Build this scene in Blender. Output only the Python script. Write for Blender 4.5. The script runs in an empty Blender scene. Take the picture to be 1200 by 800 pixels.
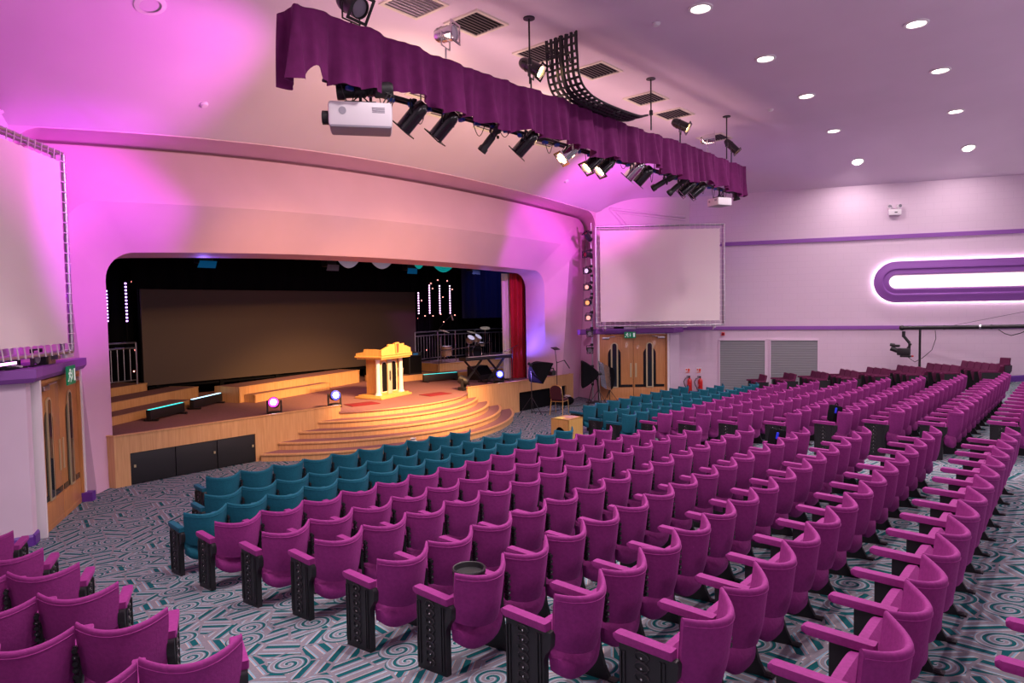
import bpy, bmesh, math, random
from mathutils import Vector, Matrix
random.seed(7)
sc = bpy.context.scene
COL = sc.collection
PI = math.pi
sin, cos, rad = math.sin, math.cos, math.radians

# ---------------------------------------------------------------- camera (recovered from the photograph)
FPX, PITCH, ROLL, YAW = 787.154, 0.048476, -0.015828, 0.855896
H0, RAKE, YF = 3.2718, 0.09708, 9.6
_fh = Vector((sin(YAW), cos(YAW), 0))
FWD = (_fh*cos(PITCH) + Vector((0, 0, -sin(PITCH)))).normalized()
_r = Vector((cos(YAW), -sin(YAW), 0)); _u = _r.cross(FWD)
RGT = _r*cos(ROLL) + _u*sin(ROLL); UPV = -_r*sin(ROLL) + _u*cos(ROLL)
CAMP = Vector((0, 0, H0))
cd = bpy.data.cameras.new('camera'); cam = bpy.data.objects.new('camera', cd); COL.objects.link(cam)
cd.sensor_width = 36.0; cd.lens = FPX/1200*36.0; cd.clip_start = .05; cd.clip_end = 200
m = Matrix((RGT, UPV, -FWD)).transposed().to_4x4(); m.translation = CAMP; cam.matrix_world = m
sc.camera = cam
sc.view_settings.view_transform = 'Standard'; sc.view_settings.look = 'None'
sc.view_settings.exposure = 0.10; sc.view_settings.gamma = 1.0; sc.view_settings.use_curve_mapping = False

def ray(px, py): return FWD + RGT*((px-600)/FPX) + UPV*(-(py-400)/FPX)
def at_y(px, py, Y): d = ray(px, py); return CAMP + d*(Y/d.y)
def at_x(px, py, X): d = ray(px, py); return CAMP + d*(X/d.x)
def at_z(px, py, Z): d = ray(px, py); return CAMP + d*((Z-H0)/d.z)
def floor_z(y): return 0.0 if y > YF else RAKE*(YF-y)
def on_floor(px, py, off=0.0):
    d = ray(px, py); t = (RAKE*YF+off-H0)/(d.z+RAKE*d.y); P = CAMP+d*t
    if P.y > YF: P = CAMP + d*((off-H0)/d.z)
    return P

# ---------------------------------------------------------------- materials
MATS = {}
def node_mat(name):
    m = bpy.data.materials.new(name); m.use_nodes = True
    nt = m.node_tree; b = nt.nodes['Principled BSDF']; MATS[name] = m
    return m, nt, b
def mat(name, col, rough=.6, metal=0, spec=.5, emit=None, es=0, var=0, vscale=6, bump=0, sheen=0, alpha=1, coat=0, stretch=None):
    m, nt, b = node_mat(name)
    b.inputs['Base Color'].default_value = (*col, 1); b.inputs['Roughness'].default_value = rough
    b.inputs['Metallic'].default_value = metal; b.inputs['Specular IOR Level'].default_value = spec
    if sheen:
        b.inputs['Sheen Weight'].default_value = sheen; b.inputs['Sheen Roughness'].default_value = .45
        b.inputs['Sheen Tint'].default_value = (min(1, col[0]*2.2+.2), min(1, col[1]*2+.1), min(1, col[2]*2.2+.2), 1)
    if coat: b.inputs['Coat Weight'].default_value = coat
    if emit: b.inputs['Emission Color'].default_value = (*emit, 1); b.inputs['Emission Strength'].default_value = es
    if var or bump:
        tc = nt.nodes.new('ShaderNodeTexCoord'); n = nt.nodes.new('ShaderNodeTexNoise'); n.inputs['Scale'].default_value = vscale
        n.inputs['Detail'].default_value = 5
        if stretch:
            mp = nt.nodes.new('ShaderNodeMapping'); mp.inputs['Scale'].default_value = stretch
            nt.links.new(tc.outputs['Object'], mp.inputs['Vector']); nt.links.new(mp.outputs['Vector'], n.inputs['Vector'])
        else: nt.links.new(tc.outputs['Object'], n.inputs['Vector'])
        if var:
            r = nt.nodes.new('ShaderNodeValToRGB'); e = r.color_ramp.elements
            e[0].position, e[1].position = .3, .7
            e[0].color = (*[c*(1-var) for c in col], 1); e[1].color = (*[min(1, c*(1+var)) for c in col], 1)
            nt.links.new(n.outputs['Fac'], r.inputs['Fac']); nt.links.new(r.outputs['Color'], b.inputs['Base Color'])
        if bump:
            bp = nt.nodes.new('ShaderNodeBump'); bp.inputs['Strength'].default_value = bump; bp.inputs['Distance'].default_value = .02
            nt.links.new(n.outputs['Fac'], bp.inputs['Height']); nt.links.new(bp.outputs['Normal'], b.inputs['Normal'])
    return m
mat('wall_paint', (.72, .58, .70), .75, spec=.3, var=.03, vscale=1.5)
mat('ceiling_paint', (.70, .56, .70), .8, spec=.25, var=.04, vscale=.5)
mat('stage_paint', (.72, .46, .61), .7, spec=.3, var=.03, vscale=1)
mat('trim_purple', (.27, .09, .40), .5, spec=.4)
mat('skirt_purple', (.13, .03, .30), .45)
mat('purple_velvet', (.245, .024, .178), .75, spec=.25, var=.10, vscale=40, bump=.12, sheen=.30)
mat('teal_velvet', (.006, .105, .155), .75, spec=.25, var=.10, vscale=40, bump=.12, sheen=.15)
mat('plum_fabric', (.12, .016, .062), .8, spec=.2, var=.1, vscale=30, sheen=.15)
mat('black_iron', (.012, .011, .014), .42, spec=.5)
mat('black_plastic', (.012, .012, .014), .5)
mat('black_gloss', (.012, .012, .014), .22, coat=.3)
mat('matt_black', (.006, .006, .008), .95, spec=.1)
mat('stud', (.8, .78, .75), .25, metal=1)
mat('chrome', (.80, .78, .80), .12, metal=1)
mat('steel', (.55, .54, .58), .32, metal=1)
mat('brass', (.62, .52, .30), .35, metal=.45)
mat('gold_frame', (.75, .48, .16), .35, metal=.8)
mat('white_paint', (.80, .76, .78), .5)
mat('white_plastic', (.74, .70, .74), .4)
mat('grey_plastic', (.32, .30, .36), .5)
mat('vent_slat', (.10, .085, .10), .7)
mat('grey_slat', (.24, .25, .265), .6)
mat('screen_cloth', (.84, .75, .75), .9, spec=.1)
mat('led_wall', (.088, .062, .052), .6, spec=.3, var=.08, vscale=120)
mat('pelmet_cloth', (.125, .015, .093), .9, spec=.15, var=.12, vscale=8, sheen=.2)
mat('red_cloth', (.40, .008, .02), .8, var=.1, sheen=.2)
mat('white_cloth', (.72, .66, .66), .85)
mat('navy_cloth', (.012, .016, .055), .9)
mat('black_cloth', (.004, .004, .006), .95, spec=.05)
mat('red_mat', (.20, .006, .02), .95)
mat('red_metal', (.55, .015, .015), .3, coat=.3)
mat('sign_green', (.0, .22, .09), .4, emit=(0, .35, .14), es=.12)
mat('sign_white', (.85, .9, .87), .4, emit=(.8, 1, .9), es=.25)
mat('sign_red', (.75, .08, .05), .5)
mat('dark_red_fabric', (.06, .006, .015), .85)
mat('glass_dark', (.02, .025, .035), .06, spec=.6)
mat('softbox_silver', (.55, .52, .58), .25, metal=.9, bump=.4, vscale=25)
mat('drum_shell', (.35, .22, .14), .3, coat=.5)
mat('drum_skin', (.8, .76, .72), .5)
mat('paper_yellow', (.85, .75, .15), .7)
mat('paper_pink', (.62, .35, .30), .7)
mat('blue_cloth', (.01, .03, .75), .5)
mat('blue_conn', (.01, .06, .35), .4)
mat('downlight_glow', (1, 1, 1), .4, emit=(1, .88, .78), es=14)
mat('cove_glow', (1, 1, 1), .5, emit=(1, .88, .80), es=1.25)
mat('halo_glow', (1, 1, 1), .5, emit=(1, .92, .80), es=18)
mat('lamp_warm', (1, .8, .6), .3, emit=(1, .62, .28), es=30)
mat('lamp_red', (1, .7, .6), .3, emit=(1, .42, .26), es=5)
mat('lens_amber', (1, .5, .2), .3, emit=(1, .34, .10), es=1.0)
mat('lens_peach', (1, .6, .5), .3, emit=(1, .40, .28), es=.8)
mat('lens_white', (.9, .8, .95), .3, emit=(.85, .7, 1), es=.6)
mat('lens_grey', (.25, .23, .28), .15)
mat('lens_red', (.25, .02, .03), .3)
mat('magenta_led', (1, .6, 1), .3, emit=(1, .35, .9), es=5)
mat('white_led', (1, 1, 1), .3, emit=(1, .9, 1), es=9)
mat('magenta_ring', (1, .1, .8), .3, emit=(.9, .05, .7), es=2.2)
mat('blue_ring', (.05, .05, 1), .3, emit=(.04, .05, 1), es=4)
mat('blue_led', (.5, .6, 1), .3, emit=(.35, .42, 1), es=14)
mat('cyan_led', (.1, .7, .7), .3, emit=(.02, .65, .62), es=1.6)
mat('ice_led', (.5, .8, 1), .3, emit=(.35, .75, 1), es=3)
mat('strip_led', (1, .6, 1), .3, emit=(1, .55, 1), es=5)
mat('strip_blue', (1, .6, 1), .3, emit=(.62, .32, 1), es=5)
mat('star_led', (1, .5, .4), .3, emit=(1, .28, .25), es=5)
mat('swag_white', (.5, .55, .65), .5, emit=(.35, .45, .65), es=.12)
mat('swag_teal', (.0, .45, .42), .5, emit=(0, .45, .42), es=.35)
mat('blue_gel', (.02, .12, .30), .4, emit=(.0, .14, .35), es=.25)
mat('cream', (.70, .62, .55), .6)
mat('lectern_grey', (.40, .40, .36), .5)
mat('cream_label', (.75, .70, .66), .6)
mat('dirty_teal', (.03, .13, .14), .6)
mat('brick_white', (.71, .595, .665), .8, spec=.2)

def wood(name, c1, c2, rough=.45, scale=(14, 14, .7), coat=.1):
    m, nt, b = node_mat(name)
    tc = nt.nodes.new('ShaderNodeTexCoord'); mp = nt.nodes.new('ShaderNodeMapping'); mp.inputs['Scale'].default_value = scale
    n = nt.nodes.new('ShaderNodeTexNoise'); n.inputs['Scale'].default_value = 2.2; n.inputs['Detail'].default_value = 6; n.inputs['Distortion'].default_value = .6
    r = nt.nodes.new('ShaderNodeValToRGB'); e = r.color_ramp.elements
    e[0].position, e[1].position = .3, .72; e[0].color = (*c1, 1); e[1].color = (*c2, 1)
    nt.links.new(tc.outputs['Object'], mp.inputs['Vector']); nt.links.new(mp.outputs['Vector'], n.inputs['Vector'])
    nt.links.new(n.outputs['Fac'], r.inputs['Fac']); nt.links.new(r.outputs['Color'], b.inputs['Base Color'])
    b.inputs['Roughness'].default_value = rough; b.inputs['Coat Weight'].default_value = coat
wood('stage_wood', (.56, .30, .12), (.70, .41, .19))
wood('door_wood', (.46, .19, .06), (.60, .28, .10), .4)
wood('lectern_wood', (.62, .34, .10), (.76, .45, .15), .35)
wood('box_wood', (.62, .34, .09), (.72, .42, .13), .45)
mat('stage_carpet', (.27, .14, .145), .95, spec=.1, var=.12, vscale=30, bump=.1)

def carpet():
    m, nt, b = node_mat('carpet'); L = nt.links.new; N = nt.nodes.new
    def M(op, a=None, c=None, clamp=False):
        n = N('ShaderNodeMath'); n.operation = op; n.use_clamp = clamp
        for i, v in enumerate((a, c)):
            if v is None: continue
            if isinstance(v, (int, float)): n.inputs[i].default_value = v
            else: L(v, n.inputs[i])
        return n.outputs[0]
    tc = N('ShaderNodeTexCoord'); mp = N('ShaderNodeMapping'); mp.inputs['Rotation'].default_value = (0, 0, rad(12)); L(tc.outputs['Object'], mp.inputs['Vector'])
    V = mp.outputs['Vector']
    sp = N('ShaderNodeSeparateXYZ'); L(V, sp.inputs[0]); x, y = sp.outputs[0], sp.outputs[1]
    # scroll roundels: concentric rings about scattered centres
    def rings(scale, rmax, freq, off):
        v = N('ShaderNodeTexVoronoi'); v.voronoi_dimensions = '2D'; v.inputs['Scale'].default_value = scale; v.inputs['Randomness'].default_value = .75
        a = N('ShaderNodeVectorMath'); a.operation = 'ADD'; a.inputs[1].default_value = (off, off*1.7, 0); L(V, a.inputs[0]); L(a.outputs[0], v.inputs['Vector'])
        d = M('DIVIDE', v.outputs['Distance'], scale)
        q = N('ShaderNodeVectorMath'); q.operation = 'SUBTRACT'; L(a.outputs[0], q.inputs[0]); L(v.outputs['Position'], q.inputs[1])
        s2 = N('ShaderNodeSeparateXYZ'); L(q.outputs[0], s2.inputs[0])
        ang = M('DIVIDE', M('ARCTAN2', s2.outputs[1], s2.outputs[0]), 2*PI)
        return M('FRACT', M('ADD', M('MULTIPLY', d, freq), ang)), M('LESS_THAN', d, rmax), v
    rp, rm, rv = rings(1.9, .17, 12.5, 0)
    # straight art-deco bars, direction chosen per cell
    v2 = N('ShaderNodeTexVoronoi'); v2.voronoi_dimensions = '2D'; v2.distance = 'CHEBYCHEV'; v2.inputs['Scale'].default_value = 3.6; v2.inputs['Randomness'].default_value = .6; L(V, v2.inputs['Vector'])
    sc2 = N('ShaderNodeSeparateColor'); L(v2.outputs['Color'], sc2.inputs[0])
    k = M('MULTIPLY', M('FLOOR', M('MULTIPLY', sc2.outputs[0], 4.0)), PI/4)
    st = M('ADD', M('MULTIPLY', x, M('COSINE', k)), M('MULTIPLY', y, M('SINE', k)))
    sp_ = M('FRACT', M('MULTIPLY', st, 6.2))
    # cross-cut so the bars have ends
    mix = N('ShaderNodeMix'); mix.data_type = 'FLOAT'; L(rm, mix.inputs[0]); L(sp_, mix.inputs[2]); L(rp, mix.inputs[3])
    ph = mix.outputs[0]
    r = N('ShaderNodeValToRGB'); r.color_ramp.interpolation = 'CONSTANT'
    G, P, B, T = (.235, .22, .255), (.56, .40, .35), (.24, .40, .50), (.007, .10, .115)
    stops = [(0, G), (.22, P), (.26, B), (.35, G), (.45, T), (.77, P), (.81, B), (.90, G)]
    e = r.color_ramp.elements
    e[0].position = 0; e[0].color = (*G, 1); e[1].position = .22; e[1].color = (*P, 1)
    for p, c in stops[2:]: q = e.new(p); q.color = (*c, 1)
    L(ph, r.inputs['Fac'])
    # cell borders in pale blue / peach lines
    vd = N('ShaderNodeTexVoronoi'); vd.voronoi_dimensions = '2D'; vd.feature = 'DISTANCE_TO_EDGE'; vd.inputs['Scale'].default_value = 3.6; vd.inputs['Randomness'].default_value = .6; L(V, vd.inputs['Vector'])
    edge = M('LESS_THAN', vd.outputs['Distance'], .045)
    edge = M('MULTIPLY', edge, M('SUBTRACT', 1.0, rm))
    mc = N('ShaderNodeMix'); mc.data_type = 'RGBA'; L(edge, mc.inputs[0]); L(r.outputs['Color'], mc.inputs[6]); mc.inputs[7].default_value = (*G, 1)
    # soft wear
    nz = N('ShaderNodeTexNoise'); nz.inputs['Scale'].default_value = 60; L(V, nz.inputs['Vector'])
    mw = N('ShaderNodeMix'); mw.data_type = 'RGBA'; mw.blend_type = 'MULTIPLY'; mw.inputs[0].default_value = .35; L(mc.outputs[2], mw.inputs[6]); L(nz.outputs['Fac'], mw.inputs[7])
    L(mw.outputs[2], b.inputs['Base Color']); b.inputs['Roughness'].default_value = .95; b.inputs['Specular IOR Level'].default_value = .1
carpet()
# painted blockwork of the right-hand wall
def blockwork():
    m, nt, b = node_mat('blockwork'); L = nt.links.new
    tc = nt.nodes.new('ShaderNodeTexCoord'); br = nt.nodes.new('ShaderNodeTexBrick')
    mp = nt.nodes.new('ShaderNodeMapping'); mp.inputs['Rotation'].default_value = (PI/2, 0, 0)
    s = nt.nodes.new('ShaderNodeSeparateXYZ'); c = nt.nodes.new('ShaderNodeCombineXYZ')
    L(tc.outputs['Object'], s.inputs[0]); L(s.outputs[1], c.inputs[0]); L(s.outputs[2], c.inputs[1]); L(c.outputs[0], br.inputs['Vector'])
    br.inputs['Color1'].default_value = (.70, .555, .675, 1); br.inputs['Color2'].default_value = (.69, .545, .665, 1); br.inputs['Mortar'].default_value = (.65, .51, .63, 1)
    br.inputs['Scale'].default_value = 1; br.inputs['Brick Width'].default_value = .44; br.inputs['Row Height'].default_value = .215; br.inputs['Mortar Size'].default_value = .006
    L(br.outputs['Color'], b.inputs['Base Color']); b.inputs['Roughness'].default_value = .75; b.inputs['Specular IOR Level'].default_value = .3
blockwork()

# ---------------------------------------------------------------- mesh builder
class MB:
    def __init__(self): self.bm = bmesh.new(); self.mi = 0; self.mats = []
    def use(self, name):
        if name not in self.mats: self.mats.append(name)
        self.mi = self.mats.index(name); return self
    def _mark(self, faces):
        for f in faces: f.material_index = self.mi
    def faces(self, verts, faces):
        vs = [self.bm.verts.new(v) for v in verts]; out = []
        for f in faces:
            try: out.append(self.bm.faces.new([vs[i] for i in f]))
            except ValueError: pass
        self._mark(out); return vs
    def box(self, c, s, rz=0, M=None, bev=0):
        hx, hy, hz = s[0]/2, s[1]/2, s[2]/2
        R = Matrix.Translation(c) @ Matrix.Rotation(rz, 4, 'Z') if M is None else Matrix.Translation(c) @ M
        if bev:
            tb = bmesh.new(); bmesh.ops.create_cube(tb, size=1)
            bmesh.ops.scale(tb, vec=s, verts=tb.verts); bmesh.ops.bevel(tb, geom=tb.edges[:], offset=bev, segments=2, affect='EDGES', profile=.6)
            V = [R @ v.co for v in tb.verts]; tb.verts.index_update(); F = [[v.index for v in f.verts] for f in tb.faces]; tb.free()
            self.faces(V, F); return self
        V = [R @ Vector((x, y, z)) for x in (-hx, hx) for y in (-hy, hy) for z in (-hz, hz)]
        self.faces(V, [(0, 1, 3, 2), (4, 6, 7, 5), (0, 4, 5, 1), (2, 3, 7, 6), (0, 2, 6, 4), (1, 5, 7, 3)]); return self
    def cyl(self, p0, p1, r0, r1=None, n=12, caps=True):
        r1 = r0 if r1 is None else r1
        p0, p1 = Vector(p0), Vector(p1); d = (p1-p0)
        if d.length < 1e-6: return self
        d.normalize(); a = d.orthogonal().normalized(); b = d.cross(a)
        V = []
        for p, r in ((p0, r0), (p1, r1)):
            for i in range(n): t = 2*PI*i/n; V.append(p + a*(r*cos(t)) + b*(r*sin(t)))
        F = [(i, (i+1) % n, n+(i+1) % n, n+i) for i in range(n)]
        if caps: F += [tuple(range(n-1, -1, -1)), tuple(range(n, 2*n))]
        self.faces(V, F); return self
    def lathe(self, prof, o=(0, 0, 0), axis=(0, 0, 1), n=16, a0=0, a1=2*PI):
        # prof: list of (radius, height along axis)
        o = Vector(o); d = Vector(axis).normalized(); a = d.orthogonal().normalized(); b = d.cross(a)
        full = abs(a1-a0-2*PI) < 1e-6; k = n if full else n+1; V = []
        for r, h in prof:
            for i in range(k): t = a0+(a1-a0)*i/n; V.append(o + d*h + a*(r*cos(t)) + b*(r*sin(t)))
        F = []
        for j in range(len(prof)-1):
            for i in range(n): i2 = (i+1) % k; F.append((j*k+i, j*k+i2, (j+1)*k+i2, (j+1)*k+i))
        self.faces(V, F); return self
    def tube(self, pts, r, n=8, closed=False):
        pts = [Vector(p) for p in pts]; N = len(pts); V = []; F = []
        prev = None
        for i, p in enumerate(pts):
            if closed: d = (pts[(i+1) % N]-pts[i-1]).normalized()
            else: d = (pts[min(i+1, N-1)]-pts[max(i-1, 0)]).normalized()
            a = d.orthogonal().normalized() if prev is None else (prev - d*prev.dot(d)).normalized()
            prev = a; b = d.cross(a)
            for k in range(n): t = 2*PI*k/n; V.append(p + a*(r*cos(t)) + b*(r*sin(t)))
        for i in range(N if closed else N-1):
            j = (i+1) % N
            for k in range(n): F.append((i*n+k, i*n+(k+1) % n, j*n+(k+1) % n, j*n+k))
        if not closed: F += [tuple(range(n-1, -1, -1)), tuple(range((N-1)*n, N*n))]
        self.faces(V, F); return self
    def grid(self, P, closed=False):
        # P: rows of points
        R, Cn = len(P), len(P[0]); V = [v for row in P for v in row]
        F = [(i*Cn+j, i*Cn+(j+1) % Cn, (i+1)*Cn+(j+1) % Cn, (i+1)*Cn+j) for i in range(R-1) for j in range(Cn if closed else Cn-1)]
        self.faces(V, F); return self
    def slab(self, P, off):
        # thick sheet: grid P plus the same grid moved by off(vector), closed round the rim
        R, Cn = len(P), len(P[0]); off = Vector(off) if not callable(off) else off
        Q = [[Vector(v) + (Vector(off(i, j)) if callable(off) else off) for j, v in enumerate(row)] for i, row in enumerate(P)]
        V = [v for row in P for v in row] + [v for row in Q for v in row]; K = R*Cn; F = []
        for i in range(R-1):
            for j in range(Cn-1):
                a, b, c, d = i*Cn+j, i*Cn+j+1, (i+1)*Cn+j+1, (i+1)*Cn+j
                F.append((a, b, c, d)); F.append((K+d, K+c, K+b, K+a))
        rim = [(0, j) for j in range(Cn)] + [(i, Cn-1) for i in range(1, R)] + [(R-1, j) for j in range(Cn-2, -1, -1)] + [(i, 0) for i in range(R-2, 0, -1)]
        ids = [i*Cn+j for i, j in rim]
        for a, b in zip(ids, ids[1:]+ids[:1]): F.append((b, a, K+a, K+b))
        self.faces(V, F); return self
    def prism(self, poly, o, ex, ey, h):
        # polygon poly (2d) in plane o + ex*u + ey*v, extruded by vector h
        o, ex, ey, h = Vector(o), Vector(ex), Vector(ey), Vector(h); n = len(poly)
        V = [o + ex*u + ey*v for u, v in poly]; V += [v + h for v in V]
        F = [tuple(range(n-1, -1, -1)), tuple(range(n, 2*n))] + [(i, (i+1) % n, n+(i+1) % n, n+i) for i in range(n)]
        self.faces(V, F); return self
    def sphere(self, c, r, n=12, sz=(1, 1, 1), m=8):
        c = Vector(c); V = []; F = []
        for j in range(m+1):
            t = PI*j/m
            for i in range(n): a = 2*PI*i/n; V.append(c + Vector((r*sz[0]*sin(t)*cos(a), r*sz[1]*sin(t)*sin(a), r*sz[2]*cos(t))))
        for j in range(m):
            for i in range(n): F.append((j*n+i, (j+1)*n+i, (j+1)*n+(i+1) % n, j*n+(i+1) % n))
        self.faces(V, F); return self
    def mesh(self, name, smooth=True, ang=40):
        bmesh.ops.remove_doubles(self.bm, verts=self.bm.verts, dist=1e-5)
        bmesh.ops.dissolve_degenerate(self.bm, edges=self.bm.edges, dist=1e-6)
        bmesh.ops.recalc_face_normals(self.bm, faces=self.bm.faces)
        me = bpy.data.meshes.new(name); self.bm.to_mesh(me); self.bm.free()
        for n in self.mats: me.materials.append(MATS[n])
        if smooth:
            for p in me.polygons: p.use_smooth = True
            me.set_sharp_from_angle(angle=rad(ang))
        return me
    def build(self, name, parent=None, smooth=True, ang=40):
        o = bpy.data.objects.new(name, self.mesh(name, smooth, ang)); COL.objects.link(o)
        if parent: o.parent = parent
        return o
def mb(m): return MB().use(m)
def tag(o, label=None, cat=None, group=None, kind=None):
    if label: o['label'] = label
    if cat: o['category'] = cat
    if group: o['group'] = group
    if kind: o['kind'] = kind
    return o
def thing(name, label, cat, loc=(0, 0, 0), rz=0, group=None):
    o = bpy.data.objects.new(name, None); COL.objects.link(o); o.location = loc; o.rotation_euler = (0, 0, rz); o.empty_display_size = .1
    return tag(o, label, cat, group)
def struct(name, b, label=None, smooth=True, parent=None):
    o = b.build(name, parent, smooth)
    if not parent: o['kind'] = 'structure'
    if label: o['label'] = label
    return o
def sthing(name, label, loc=(0, 0, 0), rz=0):
    o = bpy.data.objects.new(name, None); COL.objects.link(o); o.location = loc; o.rotation_euler = (0, 0, rz); o['kind'] = 'structure'; o['label'] = label
    return o
def lerp(a, b, t): return a+(b-a)*t
# ================================================================ THE SETTING
# floor: raked auditorium running down to a flat front
b = mb('carpet')
xs = [-6+i*2.0 for i in range(20)]; ys = [-7, -5, -3, -1, 1, 3, 5, 7, 8.5, YF, 11, 13, 15, 18, 22]
b.grid([[Vector((x, y, floor_z(y))) for x in xs] for y in ys])
struct('floor', b, 'patterned teal and grey carpet sloping down to the stage', smooth=False)

# ---- proscenium: nested rounded arches
def kcurve(x, xc, zc, kl, kr): return zc - (kl if x < xc else kr)*(x-xc)**2
def loop(xlb, xlt, xrb, xrt, Y, xc, zc, kl, kr, r, zb=0.0, nc=10, ns=8, nt=36):
    P = []
    zl = kcurve(xlt+r, xc, zc, kl, kr); zr = kcurve(xrt-r, xc, zc, kl, kr)
    for i in range(ns): t = i/ns; P.append((lerp(xlb, xlt, t), lerp(zb, zl-r, t)))
    for i in range(nc): a = PI - PI/2*i/nc; P.append((xlt+r+r*cos(a), zl-r+r*sin(a)))
    for i in range(nt+1): x = lerp(xlt+r, xrt-r, i/nt); P.append((x, kcurve(x, xc, zc, kl, kr)))
    for i in range(1, nc+1): a = PI/2 - PI/2*i/nc; P.append((xrt-r+r*cos(a), zr-r+r*sin(a)))
    for i in range(1, ns+1): t = i/ns; P.append((lerp(xrt, xrb, t), lerp(zr-r, zb, t)))
    return [Vector((x, Y, z)) for x, z in P]
def lipz(x): return kcurve(x, 11.37, 6.90, .0083, .0050)
L0 = loop(4.70, 4.70, 17.98, 17.98, 14.95, 11.37, 4.60, .0045, .0030, .55)
L1 = loop(4.62, 4.62, 18.12, 18.08, 14.20, 11.37, 4.66, .0045, .0030, .55)
L2 = loop(4.18, 3.84, 18.33, 18.94, 13.76, 11.45, 5.58, .0046, .0028, .62)
L3 = loop(3.30, 3.10, 20.15, 20.75, 14.30, 12.30, 6.80, .0062, .0045, .70)
L3a = loop(3.30, 3.10, 20.15, 20.75, 14.60, 12.30, 6.80, .0062, .0045, .70)
L3b = loop(3.28, 3.05, 20.2, 20.80, 14.60, 12.30, 6.88, .0062, .0045, .70)
L3c = loop(3.28, 3.05, 20.2, 20.80, 14.25, 12.30, 6.88, .0062, .0045, .70)
L6 = loop(2.4, 2.4, 20.3, 20.3, 13.215, 11.37, 7.4, .004, .004, .03)
L4 = loop(3.02, 3.02, 19.72, 19.72, 13.20, 11.37, 6.90, .0083, .0050, .50)
L5 = loop(2.98, 2.98, 19.76, 19.76, 13.20, 11.37, 6.93, .0083, .0050, .50)
b = mb('stage_paint'); b.grid([L0, L1, L2, L3, L3a, L3b, L3c, L4, L5, L6])
struct('wall_stage', b, 'pink lit stepped arch around the stage opening')

# ---- side walls
RW0, RW1, RW2 = Vector((22.34, 11.36, 0)), Vector((26.3, 1.3, 0)), Vector((29.2, -6.07, 0))
RD = (RW1-RW0).normalized(); RN = Vector((RD.y, -RD.x, 0)); RN = -RN if RN.x > 0 else RN      # into the room
def rw(y, z=0, off=0): t = (y-RW0.y)/(RW1.y-RW0.y); p = RW0.lerp(RW1, t) + RN*off; return Vector((p.x, p.y, z))
def poly_wall(pts, z0, z1, th, outward):
    bb = MB().use('wall_paint'); n = len(pts)
    for i in range(n-1):
        a, c = Vector(pts[i]), Vector(pts[i+1])
        bb.slab([[Vector((a.x, a.y, z0)), Vector((c.x, c.y, z0))], [Vector((a.x, a.y, z1)), Vector((c.x, c.y, z1))]], outward(a, c)*th)
    return bb
def perp(a, c): d = (c-a).normalized(); return Vector((d.y, -d.x, 0))
out_r = lambda a, c: (perp(a, c) if perp(a, c).dot(Vector((1, .2, 0))) > 0 else -perp(a, c))
b = MB().use('blockwork')
b.slab([[Vector((RW0.x, RW0.y, -.3)), Vector((RW2.x, RW2.y, -.3))], [Vector((RW0.x, RW0.y, 8.4)), Vector((RW2.x, RW2.y, 8.4))]], -RN*.25)
struct('wall_right', b, 'pale lilac side wall with purple bands', smooth=False)
# angled wall of the right-hand double doors, with its return to the side wall
DR0, DR1 = Vector((19.72, 13.30, 0)), Vector((21.50, 11.28, 0))
DL0, DL1 = Vector((2.74, 11.64, 0)), Vector((3.86, 13.53, 0))         # left-hand door wall
LW0, LWc, LW1 = Vector((2.63, 11.41, 0)), Vector((-.3, 11.75, 0)), Vector((-1.9, 1.3, 0)); LW2 = Vector((-4.3, -5.8, 0))
LEDGE = 2.50
def wall_piece(name, pts, z0, z1, dirv, label, m='wall_paint'):
    bb = MB().use(m)
    for a, c in zip(pts, pts[1:]):
        o = perp(a, c); o = o if o.dot(dirv) > 0 else -o
        bb.slab([[Vector((a.x, a.y, z0)), Vector((c.x, c.y, z0))], [Vector((a.x, a.y, z1)), Vector((c.x, c.y, z1))]], o*.18)
    return struct(name, bb, label, smooth=False)
wall_piece('wall_front_right', [DR0, DR1], 2.33, LEDGE, Vector((1, 1, 0)), 'wall strip over the right double doors')
wall_piece('wall_return', [DR1, RW0], 0, LEDGE, Vector((.3, 1, 0)), 'short pale wall beside the right double doors')
UR0, UR1 = Vector((19.74, 13.22, 0)), Vector((22.5, 11.0, 0))
wall_piece('wall_upper_right', [UR0, UR1], LEDGE, 8.4, Vector((1, 1, 0)), 'upper wall behind the right screen')
UL0, UL1 = Vector((3.00, 13.22, 0)), Vector((.9, 10.4, 0))
wall_piece('wall_upper_left', [UL0, UL1], LEDGE, 8.4, Vector((-1, 1, 0)), 'upper wall behind the left screen')
wall_piece('wall_left', [LW0, LWc, LW1, LW2], 0, LEDGE, Vector((-1, .2, 0)), 'pale lower wall left of the left doors')
wall_piece('wall_left_upper', [UL1, LW1+Vector((-.4, 0, 0)), LW2+Vector((-.4, 0, 0))], LEDGE, 8.4, Vector((-1, .2, 0)), 'upper left side wall')
wall_piece('wall_front_left', [DL0, DL1], 2.33, LEDGE, Vector((-1, 1, 0)), 'wall strip over the left double doors')
wall_piece('wall_return_left', [LW0, DL0], 0, LEDGE, Vector((-1, .2, 0)), 'narrow pale wall beside the left double doors')
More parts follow.
